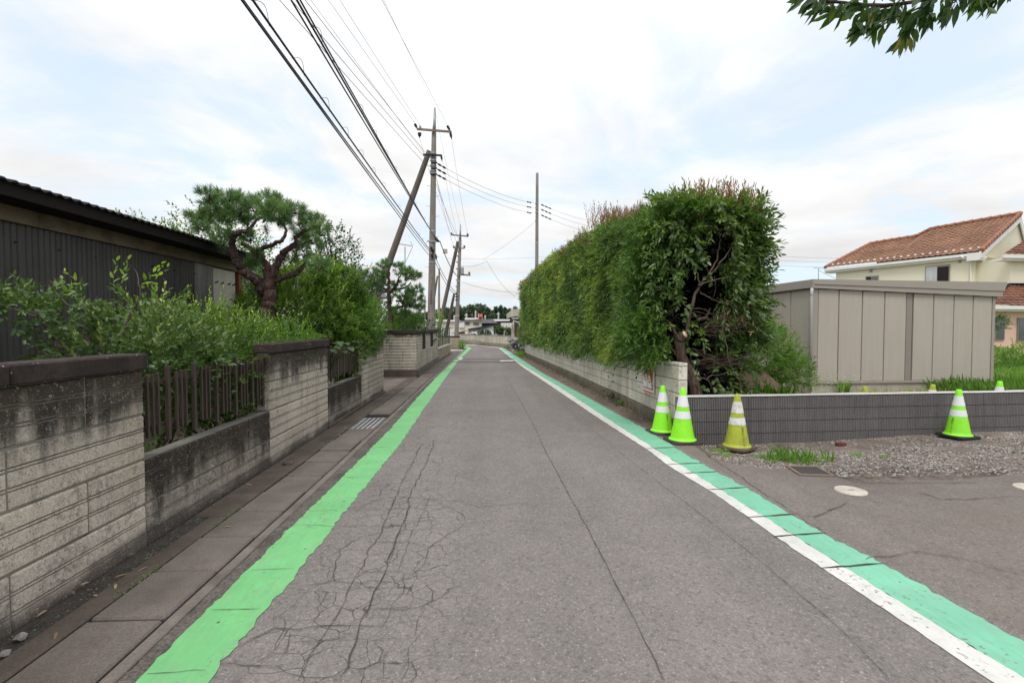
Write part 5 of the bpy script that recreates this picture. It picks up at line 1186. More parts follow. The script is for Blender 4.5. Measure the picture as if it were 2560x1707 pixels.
# ================================================================== SHRUBS AND GARDEN TREES
def stems(m, c, n, h, r, up=1.0):
    for i in range(n):
        a = random.uniform(0, 6.28); p = Vector(c); q = [p.copy()]; d = Vector((math.cos(a) * r, math.sin(a) * r, h))
        for j in range(5): p = p + d / 5 + Vector((random.gauss(0, .05), random.gauss(0, .05), random.gauss(0, .02))) * h; q.append(p)
        m.tube(q, [.018 * (1 - .13 * j) for j in range(6)], 6)
def shrub(name, label, c, rad, n, mat, m=8, length=.16, L=.055, W=.022, tint=.42, up=.35, shell=.45, low=-.8, shoots=0, shoot_len=.35, cat='shrub', gravity=.03, spread=.9, base=None, tb=.22, stem=7, simple=False, lumps=None):
    t = thing(name, (c[0], c[1], base or 0.03), label, cat); Lf = Leaves()
    for cc, rr, frac in ([(c, rad, 1.0)] + (lumps or [])):
        P, d = blob(int(n * frac), cc, rr, shell, low)
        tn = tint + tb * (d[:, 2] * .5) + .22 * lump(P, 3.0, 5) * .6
        D = d * .8 + rdir(len(P)) * .6; D[:, 2] += up
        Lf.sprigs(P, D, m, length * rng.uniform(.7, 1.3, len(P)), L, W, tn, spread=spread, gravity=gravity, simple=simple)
    if shoots:
        P, d = blob(shoots, c, rad, .9, .1); D = d * .35 + rdir(len(P)) * .25; D[:, 2] += .8
        Lf.sprigs(P, D, 9, shoot_len * rng.uniform(.6, 1.4, len(P)), L * .85, W * .85, np.full(len(P), min(.95, tint + .38)), spread=.75, gravity=.1)
    s = MB(); stems(s, (c[0], c[1], (base or .03)), stem, (c[2] - (base or 0)) * .95, min(rad[0], rad[1]) * .7); s.build('stems', BARK_D, t)['kind'] = 'stuff'
    Lf.build('foliage', mat, t); return t
shrub('garden_shrub', 'sprawling grey green shrub with oval leaves at the near left behind the block wall', (-3.06, 4.5, 1.16), (.58, .68, .44), 560, L_GREY, 8, .17, .066, .030, .50, shoots=22, shoot_len=.26, lumps=[((-3.9, 4.1, 1.60), (.66, .45, .17), .42), ((-2.75, 4.5, 1.12), (.22, .7, .34), .4), ((-3.0, 4.9, .75), (.35, .9, .42), .35)], stem=9)
t = [o for o in COL.objects if o.name == 'garden_shrub'][0]
s = MB()
for a in (((150, 875), (110, 810), (60, 760), (10, 715)), ((150, 875), (100, 800), (40, 775), (-30, 745)), ((220, 870), (200, 800), (150, 740), (120, 700)), ((300, 860), (330, 780), (350, 720), (330, 665))): limb(s, a, 4.0, (.010, .003), .2, 6)
s.build('branches', BARK_D, t)
Lf = Leaves()
for px, k in (([(205, 730), (190, 705), (160, 690)], 5), ([(300, 720), (305, 680), (310, 655)], 6), ([(345, 735), (375, 700), (405, 672)], 6), ([(60, 745), (20, 725), (-10, 710)], 6)):
    P = np.array([at(*px[0], 3.9)]); D = np.array([at(*px[-1], 3.9) - at(*px[0], 3.9)]); Lf.sprigs(np.repeat(P, 3, 0) + rng.normal(0, .03, (3, 3)), np.repeat(D, 3, 0), k, np.linalg.norm(D), .06, .026, np.full(3, .8), spread=.8)
Lf.build('shoots', L_BUSH, t)['kind'] = 'stuff'
shrub('garden_shrub', 'lighter fine leaved shrub spilling over the near fence panel', (-3.05, 5.75, 1.12), (.50, .70, .52), 900, L_BUSH, 10, .17, .050, .020, .55, shoots=70, shoot_len=.28, gravity=.08, lumps=[((-2.75, 5.3, .85), (.28, .8, .5), .5), ((-3.35, 5.2, 1.45), (.26, .4, .42), .16)])
shrub('garden_shrub', 'low feathery shrub spreading over the coping of the middle pier', (-2.75, 6.75, 1.22), (.28, .75, .28), 260, L_LIGHT, 10, .2, .046, .018, .42, gravity=.12, shoots=20)
shrub('garden_shrub', 'large dark green shrub filling the garden behind the forked pine', (-3.55, 9.6, 1.45), (1.05, 1.0, 1.22), 2100, L_BUSH, 9, .2, .078, .034, .55, shoots=130, shoot_len=.36, gravity=.06, lumps=[((-2.9, 9.3, 1.15), (.5, .9, .75), .4), ((-3.0, 9.9, 2.2), (.5, .4, .45), .2)])
shrub('rounded_bush', 'rounded yellow green bush at the last pier before the driveway', (-2.72, 10.05, 1.52), (.54, .64, .68), 2000, L_LIGHT, 9, .13, .045, .018, .46, shoots=40, shoot_len=.22, low=-1)
shrub('clipped_bush', 'low clipped bush under the smaller pine on the second wall', (-2.62, 16.3, 1.52), (.56, .62, .40), 700, L_LIGHT, 8, .12, .05, .022, .36)
shrub('garden_shrub', 'pale shrub between the rounded bush and the smaller pine', (-3.3, 14.9, 1.1), (.8, .35, .5), 420, L_LIGHT, 8, .16, .05, .018, .45)
shrub('garden_shrub', 'dark hedge mass in the garden behind the smaller pine', (-4.0, 19.5, 1.2), (1.8, 2.2, 1.2), 900, L_DARK, 7, .3, .1, .045, .45)
# plant with broad leaves in the far bay
bl = thing('broadleaf_plant', (-2.55, 7.6, .6), 'few broad heart shaped leaves between the middle and last piers', 'plant')
for x, y in ((838, 866), (862, 858), (848, 853), (826, 874), (872, 868), (856, 878)):
    p = at(x, y, 7.6); Lf = Leaves(); Lf.add(np.array([p]), np.array([[.5, -.5, -.25]]) + rng.normal(0, .2, (1, 3)), np.array([[.2, -.3, 1.0]]), .14, .12, np.array([.45])); Lf.build('leaf', L_BUSH, bl)
    MB().tube([(-2.55, 7.7, .6), tuple(Vector((-2.55, 7.7, .6)).lerp(p, .6) + Zup * .06), tuple(p)], .006, 5).build('stalk', L_CON, bl)
# ferny undergrowth behind the near fence panel
UG = Leaves(); P = np.c_[rng.uniform(-2.75, -2.5, 150), rng.uniform(3.4, 8.7, 150), rng.uniform(.45, .7, 150)]
UG.sprigs(P, rdir(150, .5), 8, .22, .05, .018, np.full(150, .42), gravity=.1); tag(UG.build('undergrowth', L_BUSH), 'ferny undergrowth at the foot of the slatted fence panels', None, None, 'stuff')
def tree(name, label, base, c, rad, n, mat, L=.07, W=.05, m=6, length=.25, tint=.42, trunk=.09, cat='tree', lumps=(), shell=.3, bark=BARK_D, simple=False, gravity=.05, low=-1):
    t = thing(name, (base[0], base[1], 0), label, cat); mt = MB(); b = Vector((base[0], base[1], 0)); C_ = Vector(c)
    mt.tube([b, b.lerp(C_, .4) + Vector((.05, 0, 0)), b.lerp(C_, .75), C_ + Zup * rad[2] * .5], [trunk, trunk * .8, trunk * .6, trunk * .2], 9); mt.build('trunk', bark, t)
    Lf = Leaves(); mb = MB()
    for cc, rr, f in [(c, rad, 1.0)] + list(lumps):
        P, d = blob(int(n * f), cc, rr, shell, low); D = d * .7 + rdir(len(P)) * .6; D[:, 2] += .25
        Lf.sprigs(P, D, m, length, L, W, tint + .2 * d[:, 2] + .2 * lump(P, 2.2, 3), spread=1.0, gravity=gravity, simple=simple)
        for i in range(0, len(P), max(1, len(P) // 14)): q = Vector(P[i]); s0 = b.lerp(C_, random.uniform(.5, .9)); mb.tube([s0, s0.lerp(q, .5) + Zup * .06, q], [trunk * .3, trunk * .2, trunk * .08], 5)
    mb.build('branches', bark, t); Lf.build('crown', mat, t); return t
tree('garden_tree', 'loose dark tree with small round leaves right of the forked pine', (-3.95, 13.2), (-4.0, 13.2, 2.9), (.55, .55, 1.15), 420, L_DARK, .062, .05, 7, .3, .60, .07, lumps=[((-4.45, 13.0, 3.55), (.45, .45, .6), .35), ((-3.45, 13.3, 2.55), (.42, .4, .6), .3), ((-3.1, 13.5, 2.3), (.3, .3, .4), .12)])
tree('garden_tree', 'leafy tree top rising over the roof of the corrugated shed', (-9.6, 14), (-9.4, 14, 3.5), (1.3, 1.2, .8), 420, L_BUSH, .09, .05, 7, .35, .45, .12)
tree('garden_tree', 'green tree behind the left side of the forked pine', (-7.0, 13), (-7.0, 13, 3.3), (1.15, 1.0, 1.25), 520, L_BUSH, .085, .045, 7, .32, .42, .12, lumps=[((-5.9, 12.6, 2.7), (.8, .7, .9), .45)])
tree('garden_tree', 'dark evergreen between the shed end and the large shrub', (-5.3, 12.4), (-5.3, 12.4, 2.0), (.9, .8, 1.1), 420, L_DARK, .08, .04, 7, .3, .5, .1)
# grey tiled roofs beyond the garden
gh = thing('grey_roofed_house', (-10, 24, 0), 'house with a grey tiled roof glimpsed through the garden trees', 'house')
MB().box((-13.5, 23, 0), (-6.2, 29, 3.2)).build('wall', CREAM, gh)
tiled('roof', Vector((-14, 22.4, 3.1)), Vector((-5.8, 22.4, 3.1)), Vector((-13.2, 26, 4.45)), Vector((-6.6, 26, 4.45)), 12, 24, GTILE, gh)
MB().add([(-14, 29.6, 3.1), (-5.8, 29.6, 3.1), (-6.6, 26, 4.45), (-13.2, 26, 4.45), (-5.8, 22.4, 3.1), (-14, 22.4, 3.1)], [(0, 1, 2, 3), (1, 4, 2), (5, 0, 3)]).build('roof_back', GTILE, gh)
MB().box((-13.2, 25.85, 4.45), (-6.6, 26.15, 4.65)).build('ridge_tiles', M('ridge_pale', (.5, .5, .5), .7), gh)
an = thing('roof_antenna', (-5.2, 30, 0), 'television aerial on a mast right of the slanting stay pole', 'antenna'); 
MB().tube([at(1012.5, 860, 30), at(1012.5, 617, 30)], .028, 8).build('mast', GREYC, an)
m = MB().tube([at(984, 608, 30), at(1030, 615, 30)], .016, 6).tube([at(1026, 604, 30), at(1031, 613, 30), at(1031, 618, 30), at(1014, 655, 30)], .014, 6)
for i in range(8): p = at(986 + i * 5.5, 608.5 + i * .85, 30); m.tube([p + Vector((0, -.3, 0)), p + Vector((0, .3, 0))], .006, 4)
m.build('boom', GREYC, an)
# ================================================================== TALL HEDGE
hd = thing('tall_hedge', (2.9, 14, 0), 'tall clipped hedge with reddish and yellow shoots above the grey block wall', 'hedge')
def HT(y): return np.interp(y, [6.9, 7.8, 9.3, 10.8, 13, 16, 20, 24.6], [3.16, 3.28, 3.45, 3.62, 3.76, 3.82, 3.80, 3.65])
HX = lambda y: np.interp(y, [p[1] for p in RWALL], [p[0] for p in RWALL])
def face(n, y0, y1, depth0=0.0, zlo=0.8):
    u = rng.uniform(0, 1, n); y = y0 + (y1 - y0) * u; z0 = np.interp(y, [7, 12, 24], [zlo + .12, zlo + .02, zlo - .02]); z = z0 + rng.uniform(0, 1, n) * (HT(y) - z0)
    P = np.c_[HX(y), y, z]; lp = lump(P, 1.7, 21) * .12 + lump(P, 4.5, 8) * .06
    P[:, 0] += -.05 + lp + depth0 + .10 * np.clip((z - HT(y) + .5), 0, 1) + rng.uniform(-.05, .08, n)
    return P, lp
HL = Leaves()
for y0, y1, n, m_, L_, W_ in ((7.35, 10.5, 2300, 9, .105, .024), (10.5, 15, 2300, 8, .115, .028), (15, 25, 2400, 7, .15, .04)):
    P, lp = face(n, y0, y1); D = np.tile([[-1.0, -.25, -.25]], (n, 1)) + rdir(n) * .75
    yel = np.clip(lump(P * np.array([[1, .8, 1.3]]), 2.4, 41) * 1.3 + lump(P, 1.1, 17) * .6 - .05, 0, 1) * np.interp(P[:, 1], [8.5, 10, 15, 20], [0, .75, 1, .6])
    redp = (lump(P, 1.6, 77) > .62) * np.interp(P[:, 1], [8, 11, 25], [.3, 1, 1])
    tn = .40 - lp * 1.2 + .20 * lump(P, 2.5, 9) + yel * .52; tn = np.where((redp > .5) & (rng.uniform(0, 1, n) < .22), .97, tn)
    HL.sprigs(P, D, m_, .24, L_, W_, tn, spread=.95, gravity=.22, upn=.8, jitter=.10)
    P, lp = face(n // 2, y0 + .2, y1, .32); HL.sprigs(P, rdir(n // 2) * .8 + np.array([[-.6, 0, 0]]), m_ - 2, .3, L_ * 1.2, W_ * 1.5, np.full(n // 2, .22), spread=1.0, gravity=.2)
# top surface
n = 3000; y = 7.0 + 18 * rng.uniform(0, 1, n) ** 1.15; P = np.c_[HX(y) + rng.uniform(0, 1.5, n), y, HT(y) + lump(np.c_[y, y * 0, y], 1.5, 4) * .05 + rng.uniform(-.25, .05, n)]
HL.sprigs(P, rdir(n, .8), 8, .24, .11, .026, .40 + .2 * lump(P, 1.8, 33), spread=.85, gravity=.15)
# back face and the inner wall that closes the hollow end
n = 2600; y = rng.uniform(7.2, 25, n); P = np.c_[HX(y) + 1.45 + rng.uniform(-.15, .15, n), y, rng.uniform(.1, 1, n) * HT(y)]
HL.sprigs(P, rdir(n) + np.array([[.8, 0, 0]]), 8, .28, .12, .035, .38 + .15 * lump(P, 1.8, 3), gravity=.2)
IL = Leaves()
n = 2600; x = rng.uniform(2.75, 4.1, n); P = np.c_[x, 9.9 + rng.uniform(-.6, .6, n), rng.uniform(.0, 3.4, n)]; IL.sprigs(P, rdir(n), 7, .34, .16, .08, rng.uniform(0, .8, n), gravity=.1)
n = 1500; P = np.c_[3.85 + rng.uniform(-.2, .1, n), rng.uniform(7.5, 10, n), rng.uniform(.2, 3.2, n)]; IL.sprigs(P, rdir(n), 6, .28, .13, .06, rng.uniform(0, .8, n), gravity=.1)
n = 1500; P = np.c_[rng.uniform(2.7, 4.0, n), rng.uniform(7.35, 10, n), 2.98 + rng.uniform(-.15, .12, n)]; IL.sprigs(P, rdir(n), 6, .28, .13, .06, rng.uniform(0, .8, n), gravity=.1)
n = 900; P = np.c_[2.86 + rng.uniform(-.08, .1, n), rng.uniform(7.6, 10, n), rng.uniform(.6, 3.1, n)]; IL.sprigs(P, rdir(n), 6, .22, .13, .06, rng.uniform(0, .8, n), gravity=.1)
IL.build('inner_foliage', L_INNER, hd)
n = 1500; P = np.c_[4.06 + rng.uniform(-.1, .1, n), rng.uniform(7.25, 10.4, n), rng.uniform(1.3, 3.25, n)]
HL.sprigs(P, rdir(n) + np.array([[.5, -.2, 0]]), 7, .26, .13, .05, .28 + .15 * lump(P, 2, 5), gravity=.15)
n = 1500; P = np.c_[rng.uniform(2.6, 4.1, n), rng.uniform(7.1, 10.4, n), 3.16 + rng.uniform(-.12, .14, n)]
HL.sprigs(P, rdir(n, .5), 7, .26, .12, .045, .38 + .15 * lump(P, 2, 5), gravity=.1)
HL.build('foliage', L_HEDGE, hd)
RL = Leaves(); n = 950
y = np.where(rng.uniform(0, 1, n) < .62, rng.uniform(7.0, 12, n), rng.uniform(12, 25, n)); P = np.c_[HX(y) + rng.uniform(.05, 1.4, n), y, HT(y) - .08]
k = np.clip(lump(np.c_[y * 1.0, P[:, 0], y * 0], 1.6, 14) + .55, .15, 1.3)
RD = rdir(n) * .28 + np.array([[0, 0, 1.0]]); RH = (.30 + .32 * k) * np.interp(y, [7, 8.5, 12, 16, 25], [.7, 1, 1.25, .8, .8])
RL.add(P, RD, rdir(n), RH, .009, np.full(n, .5), droop=0, fold=0, simple=True)
RL.sprigs(P, RD, 13, (.30 + .32 * k) * np.interp(y, [7, 8.5, 12, 16, 25], [.7, 1, 1.25, .8, .8]), .088, .021, rng.uniform(.15, .85, n), spread=.55, gravity=-.02)
n = 300; P, lp = face(n, 11, 24.8); P[:, 2] = HT(P[:, 1]) - np.abs(rng.normal(0, .35, n)); RL.sprigs(P, np.tile([[-.8, 0, .3]], (n, 1)) + rdir(n) * .5, 8, .22, .09, .026, rng.uniform(.1, .8, n), gravity=.3)
RL.build('red_shoots', L_RED, hd)
# end of the hedge facing the side road: rim of leaves round a dark hollow
EL = Leaves()
def rim(n, f):
    o = []
    while len(o) < n:
        x, z = random.uniform(2.35, 4.25), random.uniform(.2, 3.32)
        if random.random() < f(x, z): o.append((x, random.gauss(0, .12), z))
    return np.array(o)
def f_rim(x, z):
    w_ = 0
    right = 4.02 + .10 * math.sin(z * 3.1) + .10 * math.sin(z * 7 + 1) - (.35 if z < 1.5 else 0)
    if x > right: return 0
    if x > right - .55: w_ = .95 if z > 1.75 else (.5 if z > 1.3 else .10)
    if z > 2.92: w_ = max(w_, .9)
    if z > 2.45 and x < 3.15: w_ = max(w_, .75)
    if x < 2.9 and z > 1.9: w_ = max(w_, .5)
    if x < 2.62 and z > 1: w_ = max(w_, .7)
    return w_
Q = rim(640, f_rim); P = np.c_[Q[:, 0], 7.05 + (Q[:, 0] - 2.5) * .12 + Q[:, 1] + np.where(Q[:, 2] < 2.9, .12, 0), Q[:, 2]]
D = np.c_[np.clip((Q[:, 0] - 3.3) * .8, -.6, .9), np.full(len(Q), -.75), np.where(Q[:, 2] > 3.1, .5, -.25)] + rdir(len(Q)) * .55
EL.sprigs(P, D, 8, .26, .115, .038, .48 + .2 * lump(P, 2.5, 12), spread=.85, gravity=.22)
EL.build('end_foliage', L_HEDGE, hd)
VL = Leaves()   # oval leaved creeper on the hollow end
vines = [[(1690, 560), (1680, 600), (1700, 650), (1692, 700)], [(1740, 610), (1760, 650), (1775, 700)], [(1715, 770), (1720, 800), (1712, 840)], [(1820, 560), (1840, 600), (1830, 650), (1845, 700)], [(1850, 700), (1840, 740), (1860, 780)], [(1725, 870), (1730, 910), (1740, 950), (1760, 975)], [(1790, 520), (1810, 540), (1830, 530)], [(1690, 930), (1710, 960)], [(1890, 720), (1880, 760), (1885, 790)], [(1790, 950), (1800, 975), (1830, 980)], [(1700, 520), (1690, 545), (1720, 590)]]
vm = MB()
for v in vines:
    Q = limb(vm, v, 6.9, (.006, .004), .15, 5, .01)
    PP = np.array([tuple(q) for q in Q for _ in (0, 1)]); PP += rng.normal(0, .035, PP.shape)
    VL.add(PP, rdir(len(PP)) * .7 + np.array([[0, -.5, -.6]]), rdir(len(PP)) * .4 + np.array([[0, -.8, .6]]), rng.uniform(.065, .115, len(PP)), rng.uniform(.045, .07, len(PP)), rng.uniform(.25, .75, len(PP)))
vt = thing('climbing_vine', (3.3, 6.9, 0), 'creeper with broad oval leaves hanging over the hollow end of the hedge', 'vine'); vm.build('stems', TWIG, vt); VL.build('foliage', L_GREY, vt)
# conifer at the wall corner
ct = thing('corner_conifer', (2.75, 7.0, 0), 'bright green conifer spilling over the wall above the poster, with a sawn red brown trunk', 'tree')
CL_ = Leaves()
def spray(n, poly_px, Y, dY, tint, ln=.20):
    P = []; from_ = np.array(poly_px, float); lo, hi = from_.min(0), from_.max(0)
    def inside(x, y):
        c = False; j = len(poly_px) - 1
        for i in range(len(poly_px)):
            (xi, yi), (xj, yj) = poly_px[i], poly_px[j]
            if (yi > y) != (yj > y) and x < (xj - xi) * (y - yi) / (yj - yi) + xi: c = not c
            j = i
        return c
    while len(P) < n:
        x, y = random.uniform(lo[0], hi[0]), random.uniform(lo[1], hi[1])
        if inside(x, y): P.append(tuple(at(x, y, Y + random.uniform(-1, 1) * dY)))
    P = np.array(P); P[:, 1] -= .0; D = np.tile([[-.55, -.65, .12]], (n, 1)) + rdir(n) * .6
    CL_.sprigs(P, D, 14, ln * rng.uniform(.7, 1.3, n), .055, .015, tint + .2 * lump(P, 4, 6) + rng.normal(0, .06, n), spread=.65, gravity=.12, simple=True)
spray(520, [(1560, 790), (1620, 770), (1660, 800), (1668, 835), (1680, 880), (1640, 902), (1600, 888), (1560, 872), (1545, 830)], 7.05, .22, .55)
spray(420, [(1590, 560), (1640, 560), (1670, 620), (1645, 680), (1640, 720), (1580, 720), (1565, 640)], 7.35, .2, .42)
spray(260, [(1570, 700), (1640, 690), (1650, 780), (1600, 800), (1555, 790)], 7.35, .2, .30)
spray(170, [(1640, 500), (1740, 490), (1760, 520), (1690, 560), (1640, 560)], 7.2, .15, .45); spray(90, [(1700, 520), (1755, 512), (1745, 530), (1705, 545)], 6.95, .1, .5)
spray(70, [(1800, 830), (1860, 820), (1850, 880), (1830, 930), (1790, 920)], 7.3, .2, .25)
CL_.build('foliage', L_CON, ct)
m = MB(); limb(m, [(1748, 1010), (1735, 965), (1722, 935), (1706, 895), (1698, 855), (1699, 842)], 6.95, (.085, .062), 0, 10, .006); limb(m, [(1699, 850), (1690, 836), (1681, 818), (1675, 806)], 6.95, (.035, .01), 0, 8, .004)
limb(m, [(1699, 848), (1706, 840), (1713, 834.5)], 6.93, (.06, .048), -.05, 10, .002); m.build('trunk', BARK_R, ct)
cc = at(1713.5, 834.2, 6.87); MB().lathe([(.001, 0), (.045, 0), (.046, -.01)], 14).mesh('cut_end', CUT); o = place(MB().lathe([(.001, 0), (.045, 0), (.047, -.012)], 14).mesh('cut_end', CUT), 'cut_end', ct, tuple(cc - ct.location)); o.rotation_euler = Vector((.55, -.6, .45)).to_track_quat('Z', 'Y').to_euler()
m = MB()
for px, r0, r1, dy in (([(1712, 850), (1727, 768), (1749, 715), (1781, 682), (1797, 661)], .04, .014, .1), ([(1749, 715), (1745, 690), (1735, 660), (1720, 640)], .02, .008, .1), ([(1749, 715), (1770, 704), (1792, 699), (1829, 692)], .022, .010, -.1), ([(1744, 520), (1748, 545), (1762, 559), (1785, 572), (1805, 581)], .018, .010, .1), ([(1805, 590), (1819, 578), (1840, 552), (1859, 527)], .022, .012, .1),
                       ([(1750, 730), (1780, 747), (1807, 757), (1835, 749)], .016, .006, 0), ([(1700, 752), (1712, 762), (1722, 773)], .022, .014, 0), ([(1722, 773), (1750, 771), (1765, 776), (1778, 785)], .012, .005, -.05), ([(1738, 925), (1752, 943), (1770, 951), (1780, 970), (1786, 987)], .018, .008, 0), ([(1752, 945), (1740, 955), (1736, 970), (1737, 980)], .012, .006, 0),
                       ([(1766, 949), (1778, 939), (1800, 937), (1825, 927)], .014, .006, 0), ([(1738, 900), (1760, 899), (1778, 898), (1805, 913)], .012, .005, 0), ([(1665, 856), (1680, 872), (1697, 892)], .018, .014, 0), ([(1640, 780), (1665, 800), (1690, 815)], .012, .006, .1), ([(1730, 870), (1760, 890), (1790, 900), (1830, 895)], .010, .004, .05),
                       ([(1797, 661), (1820, 630), (1835, 600)], .02, .008, .2), ([(1770, 690), (1790, 650), (1800, 600), (1790, 560)], .02, .008, .3), ([(1786, 690), (1788, 720), (1783, 745)], .006, .004, 0), ([(1690, 770), (1670, 780), (1650, 790)], .012, .005, .1), ([(1745, 800), (1765, 792), (1775, 770)], .03, .012, .3)): limb(m, px, 6.98, (r0 * .72, r1 * .72), dy, 6, .008)
for i in range(70):
    x, y = random.uniform(1735, 1840), random.gauss(815, 14); a = at(x, y, 7.2 + random.uniform(-.2, .2)); m.tube([a, a + Vector((random.uniform(-.3, .3), random.uniform(-.15, .1), random.uniform(-.06, .04))), a + Vector((random.uniform(-.4, .4), random.uniform(-.2, .1), random.uniform(-.12, .05)))], [.007, .005, .003], 5, cap=False)
for i in range(60):
    x, y = random.uniform(1720, 1860), random.gauss(905, 18); a = at(x, y, 7.1 + random.uniform(-.15, .2)); m.tube([a, a + Vector((random.uniform(-.25, .25), random.uniform(-.1, .1), random.uniform(-.04, .06))), a + Vector((random.uniform(-.4, .4), random.uniform(-.1, .1), random.uniform(-.1, .1)))], [.006, .004, .002], 5, cap=False)
m.build('dead_branches', TWIG, ct)
m = MB(); limb(m, [(1809, 765), (1811, 799), (1807, 823), (1815, 858), (1823, 904), (1843, 943), (1851, 957), (1851, 990)], 6.85, (.009, .007), 0, 6, .004); tag(m.build('hanging_vine', TWIG), 'long bare vine stem hanging down to the ribbed wall', 'vine')
DL = Leaves(); P = np.array([at(random.gauss(1850, 25), random.gauss(785, 22), 7.1) for _ in range(60)]); DL.sprigs(P, rdir(60), 4, .1, .08, .018, rng.uniform(0, 1, 60), gravity=.4); DL.build('withered_leaves', L_DRY, ct)
# ================================================================== PLANTS ROUND THE BEIGE SHED
shrub('light_shrub', 'airy light green shrub between the hedge end and the beige shed', (5.45, 9.7, .85), (.72, .6, .72), 1200, L_LIGHT, 9, .18, .055, .024, .46, base=-.12, shoots=50, shoot_len=.28, lumps=[((6.0, 9.5, .55), (.42, .4, .4), .25), ((4.9, 9.8, .55), (.6, .5, .55), .5)])
def blades(L, P, n, ln, w_, lean, tint):
    k = len(P); PP = np.repeat(P, n, 0) + rng.normal(0, .02, (k * n, 3)) * np.array([1, 1, 0]); D = rdir(k * n) * lean; D[:, 2] = np.abs(D[:, 2]) + 1
    L.add(PP, D, rdir(k * n) + np.array([[0, -.5, .3]]), ln * rng.uniform(.5, 1.2, k * n), w_, np.repeat(tint, n) + rng.normal(0, .12, k * n), droop=rng.uniform(.05, .45, k * n)[:, None], fold=.05)
def blade_plant(name, label, P, n, ln, w_, lean, tint, mat, cat='plant', kind=None, grp=None):
    L = Leaves(); P = np.array(P); blades(L, P, n, ln, w_, lean, np.broadcast_to(tint, (len(P),)))
    o = L.build(name, mat); return tag(o, label, None if kind else cat, grp, kind)
blade_plant('sword_leaf_plant', 'clump of upright sword shaped leaves behind the ribbed wall by the light shrub', [(at(1900 + i * 7, 990, 8.3 + random.uniform(-.2, .2)).x, 8.3 + random.uniform(-.2, .2), .02) for i in range(10)], 9, .52, .04, .55, .35, L_LIGHT)
WD = Leaves(); P = np.c_[rng.uniform(6.2, 8.3, 70), rng.uniform(9.8, 11.8, 70), np.full(70, -.1)]; WD.sprigs(P, rdir(70) * .25 + np.array([[0, 0, 1]]), 12, rng.uniform(.3, .75, 70), .05, .012, rng.uniform(.3, .9, 70), spread=.7, gravity=.1)
FL = rng.integers(0, 70, 160); FP = P[FL] + np.c_[rng.normal(0, .09, (160, 2)), rng.uniform(.25, .6, 160)]
tag(WD.build('weeds', L_GRASS), 'tall seeding weeds round the foot of the beige shed downpipe', None, None, 'stuff')
WF = Leaves(); WF.add(FP, rdir(160), rdir(160), .022, .02, np.full(160, .5)); tag(WF.build('tiny_blossoms', leafmat('white_blossom', [(0, (.6, .6, .55)), (1, (.75, .74, .7))], trans=.1)), 'tiny white blossoms among the weeds by the downpipe', None, None, 'stuff')
blade_plant('weed_clump', 'small leafy weed against the beige shed plinth under the third panel', [(at(2098 + i * 4, 985, 11.6).x, 11.6, -.13) for i in range(7)], 8, .32, .02, .7, .5, L_GRASS)
blade_plant('dry_weeds', 'reddish dry weeds along the beige shed plinth', [(at(x, 985, 11.5).x, 11.5 + random.uniform(-.3, .2), -.13) for x in np.arange(2130, 2440, 7)], 4, .16, .010, .7, .95, L_GRASS, kind='stuff')
blade_plant('grass', 'long grass at the right end of the beige shed', [(random.uniform(10.8, 14.6), random.uniform(9.6, 12.3), -.1) for _ in range(420)], 7, .34, .011, .6, .35, L_GRASS, kind='stuff')
blade_plant('grass', 'lawn grass below the pink wall', [(random.uniform(13.2, 22), random.uniform(10, 17), .0) for _ in range(1100)], 6, .26, .016, .8, .5, L_GRASS, kind='stuff')
shrub('scrub_bush', 'tangled bright green scrub below the pink wall at the right edge', (17.3, 16.2, .12), (1.6, 1.0, .5), 650, L_LIGHT, 8, .3, .09, .04, .40, base=.0, shoots=40, lumps=[((19.5, 16.6, .2), (1.3, .9, .6), .5)])
shrub('scrub_bush', 'dark topiary tuft beside the pink wall at the right edge of the frame', (20.9, 19.4, 1.6), (.5, .4, .28), 160, L_DARK, 7, .2, .08, .03, .6, base=0)
st = thing('wooden_shelter', at(1885, 965, 8.9), 'small brown boarded roof on blocks beside the sword leaved plant', 'box'); c = st.location
for i in range(4): MB().prism([(c.x - .35 + i * .001, c.y - .32 + i * .16, .30 + .07 * i), (c.x + .42, c.y - .32 + i * .16, .30 + .07 * i), (c.x + .42, c.y - .17 + i * .16, .365 + .07 * i), (c.x - .35, c.y - .17 + i * .16, .365 + .07 * i)], (0, 0, .03)).build('board', M('old_board', (.14, .095, .065), .9, .3, 5) if i == 0 else MATS['old_board'], st)
MB().box((c.x - .36, c.y + .31, .56), (c.x + .43, c.y + .40, .63)).build('ridge_board', MATS['old_board'], st)
for dx in (-.28, .06, .32): MB().cbox((c.x + dx - .08, c.y - .25, -.14), (c.x + dx + .08, c.y + .2, .29), .01).build('block', CONC, st)
blade_plant('grass_tuft', 'grass tuft growing in the gravel behind the square grate', [(gp(1985 + random.gauss(0, 24), 1155 + random.gauss(0, 6), -.04).x, gp(1985, 1155 + random.gauss(0, 7), -.04).y, -.05) for _ in range(36)], 9, .17, .007, 1.1, .45, L_GRASS)
blade_plant('weeds', 'scattered small weeds in the gravel and at the wall foot', [tuple(gp(x + random.gauss(0, 6), y + random.gauss(0, 2), -.03)) for x, y in ((1800, 1130), (1820, 1140), (1790, 1128), (1900, 1145), (1930, 1150), (2060, 1150), (2205, 1150), (2150, 1140)) for _ in range(5)], 6, .06, .008, 1.1, .5, L_GRASS, kind='stuff')
blade_plant('grass_tuft', 'small grass clump at the wall foot beside the poster', [tuple(gp(1552 + random.gauss(0, 3), 1013)) for _ in range(6)], 8, .12, .010, .8, .4, L_GRASS)
blade_plant('grass_tuft', 'weed patch at the far end of the hedge wall', [(1.75 + random.gauss(0, .13), 24.3 + random.gauss(0, .5), 0) for _ in range(26)], 8, .28, .02, .9, .45, L_GRASS)
